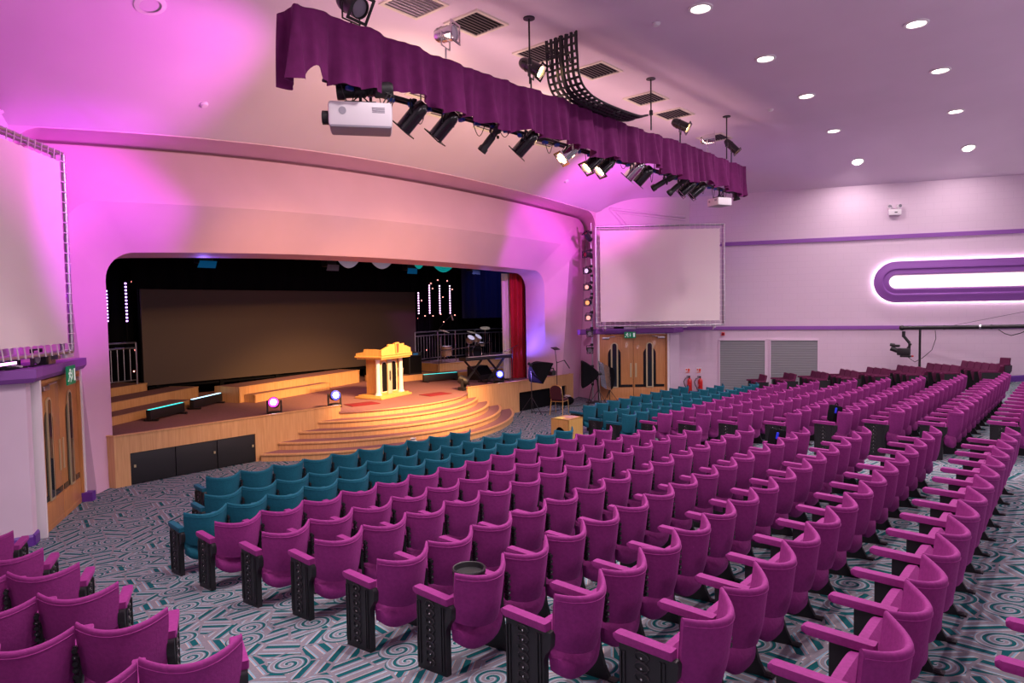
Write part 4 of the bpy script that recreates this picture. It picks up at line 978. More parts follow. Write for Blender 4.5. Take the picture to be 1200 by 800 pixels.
# ================================================================ OVERHEAD
# pelmet curtain round the lighting bar
B0, B1 = Vector((4.72, 7.56, 0)), Vector((18.42, 7.34, 0)); BZT, BZB = 7.09, 6.36
BD = (B1-B0).normalized(); BN = Vector((BD.y, -BD.x, 0))          # BN towards the audience
def bar(t, off=0, z=0): p = B0.lerp(B1, t)+BN*off; return Vector((p.x, p.y, z))
def bar_x(x): return (x-B0.x)/(B1.x-B0.x)
T = thing('pelmet', 'long gathered plum pelmet curtain hung around the lighting bar', 'curtain', (B0.x, B0.y, BZB))
bb = mb('pelmet_cloth'); N = 560; rows = []
path = [bar(0, -.42), bar(0, 0), bar(1, 0), bar(1, -.42)]; Ls = [.42, (B1-B0).length, .42]; tot = sum(Ls)
rnd = random.Random(3); ph = [rnd.uniform(0, 6) for _ in range(6)]
def ppt(s):
    for k, L in enumerate(Ls):
        if s <= L or k == 2: p = path[k].lerp(path[k+1], min(1, s/L)); a = perp(path[k], path[k+1]); return p, (BN if k == 1 else (-BD if k == 0 else BD))
        s -= L
for j in range(9):
    v = j/8; row = []
    for i in range(N+1):
        s = tot*i/N; p, o = ppt(s); u = s/tot
        fold = 2.5*(.022*sin(s*16+ph[0]+.8*sin(s*2.1)) + .03*sin(s*7.3+ph[1]+v*.7) + .014*sin(s*29+ph[2]))*(.25+.9*v)
        zb = BZB - .06 - (.10*max(0, 1-s/1.6)) + .05*sin(s*1.9+ph[3])+.035*sin(s*4.7+ph[4]) - .015*sin(s*16)
        if .05 < s-.42 < .33: zb += .16*sin((s-.47)/.28*PI)
        zt = BZT + .012*sin(s*9)+.02*sin(s*1.3)
        row.append(p + o*(fold+.03*v) + Vector((0, 0, lerp(zt, zb, v))) - T.location)
    rows.append(row)
bb.slab(rows, lambda i, j: (0, .008, 0)); bb.build('curtain', T, ang=70)
T = thing('lighting_bar', 'black twin lighting bar with cable loops behind the pelmet', 'lighting bar', (B0.x, B0.y, BZB)); o0 = T.location
for z, off in ((BZB+.04, -.28), (BZT-.06, -.28), (BZB+.04, -.40), (BZT-.06, -.40)):
    mb('black_iron').cyl(bar(.045, off, z)-o0, bar(.988, off, z)-o0, .026).build('pipe', T)
bb = mb('black_iron')
for i in range(25):
    t = .046+i*.94/24; bb.cyl(bar(t, -.28, BZB+.04)-o0, bar(t, -.28, BZT-.06)-o0, .012, n=6).cyl(bar(t, -.28, BZB+.04)-o0, bar(t, -.40, BZB+.04)-o0, .012, n=6)
bb.build('brace', T)
for i in range(34): t = .07+i*.026; mb('blue_conn').box(bar(t, -.28, BZB-.02+.01*sin(i*5))-o0, (.10, .06, .05), rz=i*1.3).build('connector', T, smooth=False)
bb = mb('black_plastic')
rnd = random.Random(5)
for i in range(20):
    t = .06+i*.046; w = rnd.uniform(.01, .022); dz = rnd.uniform(.10, .28); mb('black_plastic').tube([bar(t+w*(k/8), -.28, BZB-dz*sin(PI*k/8))-o0 for k in range(9)], .007, 5).build('cable', T)
# drop rods up to the ceiling
for lab, px, z0 in (('thin black drop rod from ceiling to bar, left of the cable ladder', 621, 7.1), ('thin black drop rod at the lower end of the cable ladder', 763, 7.1), ('thin black drop rod at the right end of the pelmet', 852, 7.1)):
    x = at_y(px, 60, 7.35).x; y = 7.36; zc = ceil_z2(x, y); T = thing('drop_rod', lab, 'rod', (x, y, zc), 0, 'drop rods of the lighting bar')
    mb('black_iron').cyl((0, 0, 0), (0, 0, z0-zc), .016, n=8).build('rod', T); mb('black_iron').cyl((0, 0, .0), (0, 0, -.02), .10, n=14).build('ceiling_plate', T)
    mb('black_iron').cyl((0, 0, (z0-zc)*.62), (0, 0, (z0-zc)*.62-.10), .04, n=10).build('coupler', T)

def par_can(lab, pos, aim, L=.42, r=.105, m='black_plastic', lens='lens_grey', hang=None, frame=True, tail=True, group='spotlights on the lighting bar'):
    """pos: middle of the can; aim: where it points; hang: where the yoke clamps on"""
    pos = Vector(pos); d = Vector(aim).normalized(); hang = Vector(hang); T = thing('spotlight', lab, 'spotlight', hang, 0, group); c = pos-hang
    s = d.cross(Vector((0, 0, 1))).normalized()
    if m != 'chrome': pr = [(0, -L*.5), (r*.55, -L*.5), (r*.8, -L*.42), (r*.95, -L*.3), (r, -L*.12), (r, L*.5), (r*.9, L*.5), (r*.9, L*.40), (0, L*.40)]
    else: pr = [(0, -L*.5), (r*.7, -L*.5), (r*.95, -L*.36), (r*.95, -L*.12), (r*1.02, -L*.10), (r*1.02, L*.5), (r*.92, L*.5), (r*.92, L*.40), (0, L*.40)]
    h = mb(m).lathe(pr, c, d, 20).lathe([(r*1.0, -L*.14), (r*1.06, -L*.14), (r*1.06, -L*.10), (r*1.0, -L*.10)], c, d, 20).build('can', T)
    mb(lens).lathe([(0, L*.43), (r*.88, L*.415)], c, d, 20).build('lens', h)
    if frame:
        v = s.cross(d); f = mb(m)
        for k in range(4):
            a, e = (s, v) if k % 2 else (v, s); sg = 1 if k < 2 else -1; w = r*1.3
            f.faces([c+d*(L*.5)+a*(sg*w*1.0)+e*w, c+d*(L*.5)+a*(sg*w)-e*w, c+d*(L*.5)+a*(sg*w*.78)-e*w*.78, c+d*(L*.5)+a*(sg*w*.78)+e*w*.78, c+d*(L*.535)+a*(sg*w)+e*w, c+d*(L*.535)+a*(sg*w)-e*w, c+d*(L*.535)+a*(sg*w*.78)-e*w*.78, c+d*(L*.535)+a*(sg*w*.78)+e*w*.78], [(0, 1, 2, 3), (7, 6, 5, 4), (0, 4, 5, 1), (2, 6, 7, 3), (0, 3, 7, 4), (1, 5, 6, 2)])
        f.build('gel_frame', T, smooth=False)
    y = mb('black_iron' if m != 'chrome' else 'steel'); upz = 1 if hang.z > pos.z else -1
    top = Vector((c.x, c.y, 0)); H = c + Vector((0, 0, upz*r*1.75))
    for k in (-1, 1): y.cyl(c+s*(k*r*1.12), H+s*(k*r*1.12), .012, n=6)
    y.cyl(H-s*(r*1.15), H+s*(r*1.15), .012, n=6).cyl(H, (0, 0, 0), .016, n=6); y.build('yoke', T)
    mb('black_iron').box((0, 0, 0), (.07, .09, .09), bev=.01).build('clamp', T)
    return T
def profile_lamp(lab, pos, aim, L=.62, r=.075, hang=None, group='spotlights on the lighting bar'):
    pos = Vector(pos); d = Vector(aim).normalized(); hang = Vector(hang); T = thing('profile_spotlight', lab, 'spotlight', hang, 0, group); c = pos-hang; s = d.cross(Vector((0, 0, 1))).normalized()
    pr = [(0, -.5*L), (r*.8, -.5*L), (r*1.1, -.44*L), (r*1.1, -.18*L), (r*.8, -.14*L), (r*.8, -.02*L), (r*1.0, 0), (r*1.0, .34*L), (r*1.25, .38*L), (r*1.25, .5*L), (r*1.1, .5*L), (r*1.0, .42*L), (0, .42*L)]
    h = mb('black_plastic').lathe(pr, c, d, 18); v = s.cross(d)
    for k in range(4): e = s*cos(k*PI/2+.6)+v*sin(k*PI/2+.6); h.box(c-d*(.08*L)+e*(r*1.25), (.03, .03, .05))
    h = h.build('body', T); mb('lens_grey').lathe([(0, .455*L), (r*1.02, .44*L)], c, d, 18).build('lens', h)
    y = mb('black_iron'); H = c+Vector((0, 0, r*2.0))
    for k in (-1, 1): y.cyl(c+s*(k*r*1.25), H+s*(k*r*1.25), .011, n=6)
    y.cyl(H-s*(r*1.28), H+s*(r*1.28), .011, n=6).cyl(H, (0, 0, 0), .014, n=6); y.build('yoke', T); mb('black_iron').box((0, 0, 0), (.07, .09, .09), bev=.01).build('clamp', T)
    return T
YB = lambda x: lerp(B0.y, B1.y, bar_x(x))
def hang_at(px, py, up=False, off=-.28):
    # middle of the lamp seen at px,py on the bar's vertical plane
    d = ray(px, py); y = YB(10)-off
    for _ in range(4): P = CAMP+d*(y/d.y); y = YB(P.x)-off
    return P, Vector((P.x, P.y, BZT-.06 if up else BZB+.04))
under = [('PAR', 485, 136, (-.35, .62, -.75), 'black_plastic', 'lens_grey', 'first black can under the pelmet right of the big projector'),
 ('PAR', 522, 146, (-.3, .65, -.72), 'black_plastic', 'lens_grey', 'second black can under the pelmet right of the big projector'),
 ('PRO', 577, 160, (-.25, .62, -.75), 0, 0, 'slim black profile lamp under the pelmet between two black cans'),
 ('PAR', 617, 167, (-.35, .62, -.72), 'black_plastic', 'lens_grey', 'black can under the pelmet between slim profile lamp and lit chrome can'),
 ('PAR', 668, 177, (-.66, .36, -.66), 'chrome', 'lamp_warm', 'lit chrome can under the pelmet, brightest and leftmost of the lit lamps'),
 ('PAR', 696, 189, (-.66, .36, -.66), 'black_plastic', 'lamp_warm', 'lit black can under the pelmet, left one of the lit black pair'),
 ('PAR', 711, 193, (-.66, .36, -.66), 'black_plastic', 'lamp_warm', 'lit black can under the pelmet, right one of the lit black pair'),
 ('PAR', 744, 199, (-.25, .66, -.72), 'chrome', 'lens_grey', 'unlit chrome can under the pelmet'),
 ('PAR', 755, 205, (-.25, .66, -.72), 'black_plastic', 'lens_grey', 'black can directly right of the unlit chrome can'),
 ('PRO', 778, 213, (-.55, .70, -.50), 0, 0, 'long black profile lamp pointing left under the right part of the pelmet'),
 ('PRO', 795, 217, (-.45, .62, -.65), 0, 0, 'shorter black profile lamp next to the long profile lamp'),
 ('PAR', 806, 219, (-.45, .62, -.65), 'black_plastic', 'lens_grey', 'black can, left of the last pair before the small projector'),
 ('PAR', 818, 222, (-.45, .62, -.65), 'black_plastic', 'lens_grey', 'black can, right of the last pair before the small projector')]
for kind, px, py, aim, m, ln, lab in under:
    P, Hh = hang_at(px, py)
    if kind == 'PAR': par_can(lab, P, aim, (.50 if px < 640 else .46), .122, 'black_gloss' if m == 'black_plastic' else m, ln, Hh)
    else: profile_lamp(lab, P, aim, .62, .065, Hh)
P, Hh = hang_at(428, 106); profile_lamp('large black profile lamp lying level above the big projector', P, (-.75, .65, -.05), .78, .10, Hh)
P, Hh = hang_at(862, 226); profile_lamp('black lamp hanging steeply at the right end of the pelmet', P, (.2, -.1, -1), .42, .075, Hh)
for px, py, aim, m, ln, L, r, lab in ((411, 4, (.1, -.85, -.55), 'black_plastic', 'lens_grey', .45, .14, 'big black lamp standing on the bar, cut off by the top picture edge'), (522, 40, (.3, -.95, .0), 'chrome', 'white_plastic', .34, .12, 'chrome lamp standing on the bar above the pelmet, left'),
   (622, 78, (.25, -.75, -.5), 'black_gloss', 'lamp_warm', .46, .115, 'lit black lamp standing on the bar left of the cable ladder'), (797, 146, (.25, -.75, -.45), 'black_gloss', 'lamp_warm', .42, .115, 'lit black lamp standing on the bar right of the cable ladder'),
   (829, 163, (.4, -.9, .1), 'chrome', 'white_plastic', .36, .12, 'chrome lamp standing on the bar above the pelmet, right'), (857, 171, (.2, -.6, -.7), 'black_gloss', 'lamp_red', .46, .10, 'reddish lit black lamp at the right end of the pelmet')):
    P, Hh = hang_at(px, py, True); par_can(lab, P, aim, L, r, m, ln, Hh)
# projectors
def projector(lab, px, py, aim, L, W, H, big):
    P, Hh = hang_at(px, py); rz = math.atan2(aim[1], aim[0]); T = thing('projector', lab, 'projector', P, rz, 'projectors under the pelmet'); loc = T.location
    bb = mb('white_plastic').box((0, 0, 0), (L, W, H), bev=.05 if big else .025); bb.use('grey_plastic').box((0, 0, -H*.42), (L*.96, W*.96, H*.25), bev=.03); bb.build('body', T)
    bb = mb('black_plastic').cyl((L/2-.02, W*.1, -.02), (L/2+.09, W*.1, -.02), H*.28, n=18); bb.use('lens_grey').cyl((L/2+.09, W*.1, -.02), (L/2+.095, W*.1, -.02), H*.22, n=18); bb.build('lens', T)
    bb = mb('grey_plastic')
    for sy in (-1, 1):
        bb.cyl((L*.28, sy*(W/2-.004), H*.1), (L*.28, sy*(W/2+.006), H*.1), H*.15, n=16)
        for k in range(4): bb.box((-L*.28, sy*W/2, H*(.25-.06*k)), (L*.2, .008, .012))
    bb.build('vents', T)
    bb = mb('black_iron').cyl((0, 0, H/2), (0, 0, Hh.z-P.z), .022).box((0, 0, H/2+.02), (L*.5, W*.5, .03)); 
    for sx in (-1, 1): bb.cyl((sx*L*.18, 0, H/2+.02), (0, 0, H/2+.16), .01, n=6)
    bb.build('mount', T)
    bb = mb('black_plastic')
    for k in range(3): bb.tube([(-L*.4+.05*k, .05, H*.3), (-L*.55+.03*k, .05, H*.9+.04*k), (-L*.35, .05, Hh.z-P.z-.05), (-L*.2, .05, Hh.z-P.z)], .010, 5)
    bb.build('cable', T); return T
projector('big white projector hanging under the left end of the pelmet', 423, 139, (-.80, .62), .86, .50, .34, True)
projector('small white projector hanging under the right end of the pelmet', 843, 237, (.42, .9), .44, .46, .20, False)
# cable ladder: perforated black band curving down from the ceiling and along the bar top
T = thing('cable_ladder', 'black perforated cable band curving from the ceiling down onto the pelmet', 'cable tray', (10.25, 7.4, 8.1)); lo = T.location
pc = [(9.95, 8.16), (9.97, 7.75), (10.0, 7.45), (10.12, 7.25), (10.42, 7.13), (10.9, 7.09), (11.5, 7.09), (11.9, 7.10), (12.2, 7.12), (12.45, 7.2)]
dense = []
for i in range(len(pc)-1):
    for k in range(6): dense.append((lerp(pc[i][0], pc[i+1][0], k/6), lerp(pc[i][1], pc[i+1][1], k/6)))
dense.append(pc[-1])
def sm(P):
    for _ in range(5): P = [P[0]]+[tuple((P[i-1][a]+2*P[i][a]+P[i+1][a])/4 for a in (0, 1)) for i in range(1, len(P)-1)]+[P[-1]]
    return P
dense = sm(dense)
for y in (7.02, 7.70): mb('black_iron').tube([Vector((x, y, z))-lo for x, z in dense], .022, 6).build('side_rail', T)
bb = mb('black_iron')
for k in range(1, 6): bb.tube([Vector((x, lerp(7.02, 7.70, k/6), z))-lo for x, z in dense], .030 if k != 3 else .045, 5)
acc = 9
for i in range(1, len(dense)):
    x, z = dense[i]; acc += math.hypot(x-dense[i-1][0], z-dense[i-1][1])
    if acc < .09: continue
    acc = 0; bb.cyl(Vector((x, 7.02, z))-lo, Vector((x, 7.70, z))-lo, .024, n=5)
bb.build('mesh_band', T)
bb = mb('black_plastic')
for k in range(9): y = 7.05+.075*k; bb.tube([Vector((dense[0][0]+.02*sin(k*3), y, dense[0][1]-.01))-lo, Vector((dense[3][0]+.03*sin(k*2), y+.01, dense[3][1]))-lo, Vector((dense[8][0]+.03, y, dense[8][1]))-lo], .012, 5)
bb.build('cables', T)

# ---- ceiling vents, downlights, small fittings
def on_ceiling_frame(p):
    n = ceil_n(p); x = Vector((1, 0, 0)); x = (x-n*x.dot(n)).normalized(); y = n.cross(x); return n, x, y
def vent(lab, px, py):
    p = on_ceil(px, py); n, x, y = on_ceiling_frame(p); T = thing('ceiling_vent', lab, 'vent', p, 0, 'square ceiling vents'); S = .40
    def q(u, v, w): return x*u+y*v+n*w
    bb = mb('cream')
    for a, c in (((-S, -S), (S, -S)), ((S, -S), (S, S)), ((S, S), (-S, S)), ((-S, S), (-S, -S))):
        ia, ic = tuple(v*.87 for v in a), tuple(v*.87 for v in c)
        bb.faces([q(*a, 0), q(*c, 0), q(*c, .03), q(*a, .03), q(*ia, .0), q(*ic, .0), q(*ic, .03), q(*ia, .03)], [(0, 1, 2, 3), (4, 7, 6, 5), (3, 2, 6, 7)])
    bb.build('vent_frame', T, smooth=False)
    mb('matt_black').faces([q(-S*.87, -S*.87, .004), q(S*.87, -S*.87, .004), q(S*.87, S*.87, .004), q(-S*.87, S*.87, .004)], [(0, 1, 2, 3)]) if 0 else None
    bb = mb('matt_black'); bb.faces([q(-S*.87, -S*.87, .004), q(S*.87, -S*.87, .004), q(S*.87, S*.87, .004), q(-S*.87, S*.87, .004)], [(0, 1, 2, 3)]); bb.build('void', T, smooth=False)
    bb = mb('vent_slat')
    for k in range(9):
        v = -S*.8+k*S*.2; bb.faces([q(-S*.87, v-.030, .010), q(S*.87, v-.030, .010), q(S*.87, v+.030, .024), q(-S*.87, v+.030, .024)], [(0, 1, 2, 3)])
    bb.build('louvre', T, smooth=False)
for i, (px, py) in enumerate(((485, 4), (558, 27), (634, 62), (699, 82), (757, 115), (789, 133), (837, 161), (505, 104), (528, 127), (580, 143), (646, 162))):
    vent(['square ceiling vent cut by the top picture edge', 'square ceiling vent right of the left chrome lamp', 'square ceiling vent half hidden behind the cable ladder', 'square ceiling vent right of the cable ladder', 'square ceiling vent at the lower end of the cable ladder', 'square ceiling vent behind the right lit lamp', 'square ceiling vent behind the right chrome lamp', 'square ceiling vent seen under the pelmet above the big projector', 'square ceiling vent seen under the pelmet between two black cans', 'square ceiling vent seen under the pelmet beside the slim profile lamp', 'square ceiling vent seen under the pelmet left of the lit chrome can'][i], px, py)
DL = []
def downlight(lab, p):
    n, x, y = on_ceiling_frame(p); T = thing('downlight', lab, 'ceiling light', p, 0, 'round ceiling downlights')
    mb('white_paint').lathe([(.145, .0), (.20, .0), (.20, .022), (.16, .03), (.145, .012)], (0, 0, 0), n, 24).build('trim_ring', T)
    mb('downlight_glow').lathe([(0, .006), (.147, .006)], (0, 0, 0), n, 24).build('diffuser', T); DL.append((p+n*.06, n))
for (px, py), w in zip(((821, 9), (897, 68), (945, 112), (977, 153), (1005, 189), (1074, 27), (1102, 82), (1120, 130), (1135, 173)), ('left row, nearest the top picture edge', 'left row, second from the top', 'left row, third from the top', 'left row, fourth from the top', 'left row, lowest', 'right row, nearest the top picture edge', 'right row, second from the top', 'right row, third from the top', 'right row, lowest')):
    downlight('round lit ceiling downlight, '+w, on_ceil(px, py))
p = on_ceil(176, 5); n, x, y = on_ceiling_frame(p); T = thing('ceiling_speaker', 'round dark recessed fitting at the top left of the ceiling', 'ceiling fitting', p)
mb('white_paint').lathe([(.15, 0), (.22, 0), (.22, .02), (.15, .03)], (0, 0, 0), n, 24).build('trim_ring', T); mb('grey_plastic').lathe([(0, .004), (.15, .004), (.15, .01)], (0, 0, 0), n, 24).build('grille', T)
for lab, px, py in (('small white smoke detector on the ceiling right of the cable ladder', 769, 27), ('small white detector on the ceiling above the stage arch, left', 239, 122), ('small white detector on the ceiling above the stage arch, right', 664, 212), ('tiny white detector on the ceiling over the small projector', 903, 128)):
    p = on_ceil(px, py); n, x, y = on_ceiling_frame(p); T = thing('smoke_detector', lab, 'detector', p, 0, 'detectors on the ceiling')
    mb('white_plastic').lathe([(0.075, 0), (.075, .02), (.06, .03), (.05, .05), (0, .055)], (0, 0, 0), n, 16).build('body', T); mb('grey_plastic').lathe([(.052, .034), (.055, .04), (.05, .046)], (0, 0, 0), n, 16).build('sensor_ring', T)

# ---- laced projection screens
def laced_screen(lab, a, c, z0, z1, side):
    a, c = Vector(a), Vector(c); d = c-a; L = d.length; rz = math.atan2(d.y, d.x); T = thing('projection_screen', lab, 'screen', (a.x, a.y, z0), rz, 'laced projection screens'); H = z1-z0
    fr = mb('steel')
    for y in (0, .14):
        fr.cyl((0, y, 0), (0, y, H), .035, n=10).cyl((L, y, 0), (L, y, H), .035, n=10).cyl((0, y, 0), (L, y, 0), .03, n=10).cyl((0, y, H), (L, y, H), .03, n=10)
    for k in range(8): fr.cyl((0, 0, H*k/7), (0, .14, H*k/7), .012, n=6).cyl((L, 0, H*k/7), (L, .14, H*k/7), .012, n=6)
    fr.build('frame', T)
    g = .13; nx, nz = 24, 18; sc_ = .018
    def edge(u, n): return sc_*abs(sin(u*n*PI))
    rows = []
    for j in range(49):
        v = j/48; row = []
        for i in range(65):
            u = i/64; x = lerp(g+edge(v, nz), L-g-edge(v, nz), u); z = lerp(g+edge(u, nx), H-g-edge(u, nx), v); row.append(Vector((x, -.02, z)))
        rows.append(row)
    mb('screen_cloth').slab(rows, (0, .006, 0)).build('screen_cloth', T, smooth=False)
    for i in range(nx+1):
        x = lerp(g, L-g, i/nx)
        for a_, b_ in ((g, -.03), (H-g, H+.03)): mb('white_cloth').cyl((x, -.018, a_), (x, -.036, b_), .008, n=5).build('lacing_tie', T)
    for i in range(nz+1):
        z = lerp(g, H-g, i/nz)
        for a_, b_ in ((g, -.03), (L-g, L+.03)): mb('white_cloth').cyl((a_, -.018, z), (b_, -.036, z), .008, n=5).build('lacing_tie', T)
    bb = mb('steel')
    for x in (.3, L-.3): bb.box((x, .14, -.05), (.08, .2, .10)).cyl((x, .14, -.10), (x, .3, -.16), .02)
    bb.build('bracket', T, smooth=False)
    return T
# screens, light tree, ledge gear
ca, cs = cos(rad(48)), sin(rad(48))
laced_screen('big white laced screen above the left double doors, cut by the left picture edge', (3.50-4.3*ca, 12.40-4.3*cs, 0), (3.50, 12.40, 0), 2.70, 5.83, 1)
cr_, sr_ = cos(rad(-52)), sin(rad(-52))
laced_screen('big white laced screen above the right double doors', (19.02, 12.72, 0), (19.02+4.25*cr_, 12.72+4.25*sr_, 0), 2.64, 5.98, -1)
TX, TY = 19.20, 13.02
T = thing('lamp_pole', 'vertical steel pole holding eight spotlights at the right of the arch', 'lamp stand', (TX, TY, 0)); zt = at_y(698, 262, TY).z
mb('steel').cyl((0, 0, 0), (0, 0, zt), .028, n=10).build('pole', T); bb = mb('black_iron')
for k in range(9): bb.cyl((0, 0, .6+k*.62), (0, 0, .68+k*.62), .05, n=10)
bb.build('collar', T); mb('black_iron').lathe([(0, 0), (.25, 0), (.25, .03), (.04, .05), (0, .05)], n=18).build('base_plate', T)
for py, ln, ai, w in ((278, 'lens_red', (-.7, .1, .75), 'topmost, tilted up'), (298.7, 'lens_red', (-1, .12, 0), 'second from the top, dark red gel'), (317.5, 'lens_white', (-1, -.15, -.02), 'third from the top, white lens'), (336.5, 'lens_peach', (-1, -.2, -.02), 'fourth from the top, peach lens'), (354.5, 'lens_amber', (-1, -.3, -.03), 'fifth from the top, glowing amber lens'), (372, 'lens_peach', (-1, -.5, -.04), 'sixth from the top, orange lens'), (390.5, 'lens_grey', (-.9, -.8, -.02), 'seventh from the top, unlit'), (410, 'lens_grey', (-.9, -.8, -.02), 'lowest, unlit')):
    pz = at_y(689, py, TY).z; P = Vector((TX-.27, TY-.06, pz)); par_can('black spotlight on the pole beside the right screen, '+w, P, ai, .36, .085, 'black_plastic', ln, (TX-.05, TY-.02, pz+.17), group='spotlights on the pole right of the arch')
# gear on the left ledge
p = Vector((2.80, 11.75, 2.515)); T = thing('cable_coil', 'loops of pale and black cable lying on the left purple ledge', 'cable', (2.35, 11.45, 2.52))
bb = mb('white_plastic')
bb.tube([(-.5+.09*k, -.35+.06*k+.05*sin(k*1.7), .02+.03*abs(sin(k))) for k in range(10)], .016, 6); bb.use('black_plastic').tube([(-.6+.1*k, -.42+.07*k+.06*cos(k*1.3), .02) for k in range(11)], .016, 6); bb.tube([(.05+.13*cos(a), -.02+.09*sin(a), .04) for a in [2*PI*i/14 for i in range(14)]], .018, 6, True); bb.build('loops', T)
T = thing('speaker_bracket', 'black metal bracket with a small fan on the left purple ledge', 'bracket', (2.95, 12.12, 2.515), rad(50))
bb = mb('black_iron').box((-.12, 0, .13), (.025, .05, .26)).box((.12, 0, .13), (.025, .05, .26)).box((0, 0, .255), (.265, .05, .025)).box((0, 0, .012), (.265, .10, .024)); bb.build('frame', T, smooth=False); mb('grey_plastic').lathe([(0, -.02), (.085, -.02), (.085, .02), (0, .02)], (0, 0, .13), (0, 1, 0), 16).build('fan', T)
T = thing('junction_box', 'small brown box behind the left exit sign', 'box', (3.15, 12.36, 2.515), rad(54)); mb('drum_shell').box((0, 0, .10), (.22, .16, .20), bev=.01).build('case', T); mb('black_plastic').box((-.17, 0, .09), (.08, .14, .18), bev=.01).build('plug', T)
T = thing('wall_washer', 'long magenta glowing wash light lying on the left ledge', 'stage light', (2.45, 11.95, 2.515), rad(50)); mb('black_plastic').box((0, 0, .06), (.9, .12, .12), bev=.015).build('housing', T); mb('magenta_led').box((.1, -.062, .07), (.45, .006, .04)).build('led_lens', T, smooth=False)
T = thing('wall_washer', 'small black wash light lying on the right ledge below the screen', 'stage light', (20.55, 12.55, 2.515), rad(-48)); mb('black_plastic').box((0, 0, .06), (.8, .12, .12), bev=.015).build('housing', T); mb('red_mat').box((.25, -.05, .07), (.16, .04, .09)).build('led_lens', T, smooth=False)
# exit signs
def exit_sign(lab, c, rz, w, h):
    T = thing('exit_sign', lab, 'sign', c, rz, 'green exit signs'); mb('white_plastic').box((0, .03, h/2+.06), (w+.01, .07, .13), bev=.01).build('housing', T)
    mb('sign_green').box((0, 0, -h/2+.01), (w, .03, h), bev=.004).build('panel', T)
    bb = mb('sign_white'); y = -.017; k = h
    def q(poly): bb.prism(poly, (0, y, -h/2+.01), (1, 0, 0), (0, 0, 1), (0, -.003, 0))
    # running figure, arrow, doorway
    x0 = -w*.27
    q([(x0+k*.10*cos(a)+k*.06, k*.28+k*.075*sin(a)) for a in [2*PI*i/10 for i in range(10)]])
    q([(x0-k*.05, k*.17), (x0+k*.10, k*.17), (x0+k*.04, -k*.08), (x0-k*.12, -k*.05)])
    q([(x0-k*.05, k*.17), (x0-k*.20, k*.06), (x0-k*.25, k*.10), (x0-k*.08, k*.20)]); q([(x0+k*.08, k*.16), (x0+k*.24, k*.04), (x0+k*.27, k*.09), (x0+k*.10, k*.21)])
    q([(x0-k*.10, -k*.05), (x0-k*.20, -k*.30), (x0-k*.36, -k*.30), (x0-k*.36, -k*.24), (x0-k*.24, -k*.24), (x0-k*.02, -k*.02)]); q([(x0-k*.02, -k*.05), (x0+k*.14, -k*.18), (x0+k*.10, -k*.36), (x0+k*.16, -k*.36), (x0+k*.22, -k*.15), (x0+k*.05, k*.0)])
    q([(-.02*k, k*.28), (.05*k, k*.28), (.05*k, -k*.05), (.13*k, -k*.05), (.015*k, -k*.28), (-.10*k, -k*.05), (-.02*k, -k*.05)])
    q([(w*.27, k*.33), (w*.42, k*.33), (w*.42, -k*.33), (w*.27, -k*.33)]); bb.build('pictogram', T, smooth=False); return T
dm = (DR0+DR1)/2; nr = perp(DR0, DR1); nr = nr if nr.y < 0 else -nr
ps = Vector((dm.x, dm.y, 0)) - dr_dir*.12; exit_sign('green running-man exit sign above the right double doors', (ps.x+nr.x*.25, ps.y+nr.y*.25, 2.40), math.atan2(dr_dir.y, dr_dir.x), .40, .22)
nl = perp(DL0, DL1); nl = nl if nl.y < 0 else -nl
ps = DL0.lerp(DL1, .50); exit_sign('green exit sign hanging on the left purple ledge', (ps.x+nl.x*.22, ps.y+nl.y*.22, 2.46), math.atan2(dl_dir.y, dl_dir.x), .40, .30)

# ---- fire extinguishers with their signs
def on_rw(px, py):
    d = ray(px, py); t = RN.dot(RW0)/RN.dot(d); return CAMP+d*t
wrz = math.atan2(RD.y, RD.x)
for px, lab, tilt in ((808.5, 'red fire extinguisher on the side wall, the one nearer the doors', 1), (821, 'red fire extinguisher with white label on the side wall, the one farther from the doors', 0)):
    p = on_rw(px, 450)+RN*.14; T = thing('fire_extinguisher', lab, 'extinguisher', (p.x, p.y, .16), wrz+PI, 'fire extinguishers')
    mb('red_metal').lathe([(0, 0), (.075, 0), (.085, .02), (.085, .42), (.07, .48), (.03, .52), (.03, .54), (0, .54)], n=18).build('cylinder', T)
    bb = mb('black_plastic').box((0, 0, .565), (.04, .05, .05)).box((.04, 0, .60), (.13, .025, .02)).box((.045, 0, .575), (.12, .02, .015)); bb.build('valve', T, smooth=False)
    mb('black_plastic').tube([(.02, 0, .55), (.14, .02, .52), (.20, .04, .40), (.17, .05, .28), (.12, .06, .20), (.10, .07, .12)], .016, 7).build('hose', T)
    if not tilt: mb('cream_label').lathe([(.0865, .22), (.0865, .33)], n=10, a0=-PI, a1=0).build('label_band', T)
    mb('red_metal').box((0, -.11 if 0 else .10, .28), (.06, .06, .05)).build('wall_bracket', T, smooth=False)
    q = on_rw(px-2.5 if tilt else px-2, 434)+RN*.012; S = thing('fire_sign', 'small red and white fire sign above the %s extinguisher' % ('first' if tilt else 'second'), 'sign', q, wrz+PI)
    mb('white_plastic').box((0, 0, 0), (.17, .012, .17 if tilt else .22)).build('plate', S, smooth=False)
    sg = 1 if (Matrix.Rotation(wrz+PI, 3, 'Z') @ Vector((0, 1, 0))).dot(RN) > 0 else -1
    bb = mb('sign_red').box((-.035, sg*.008, .02), (.075, .006, .10)).box((.045, sg*.008, .03), (.05, .006, .06)).box((0, sg*.008, -.06), (.14, .006, .03)); bb.build('symbol', S, smooth=False)

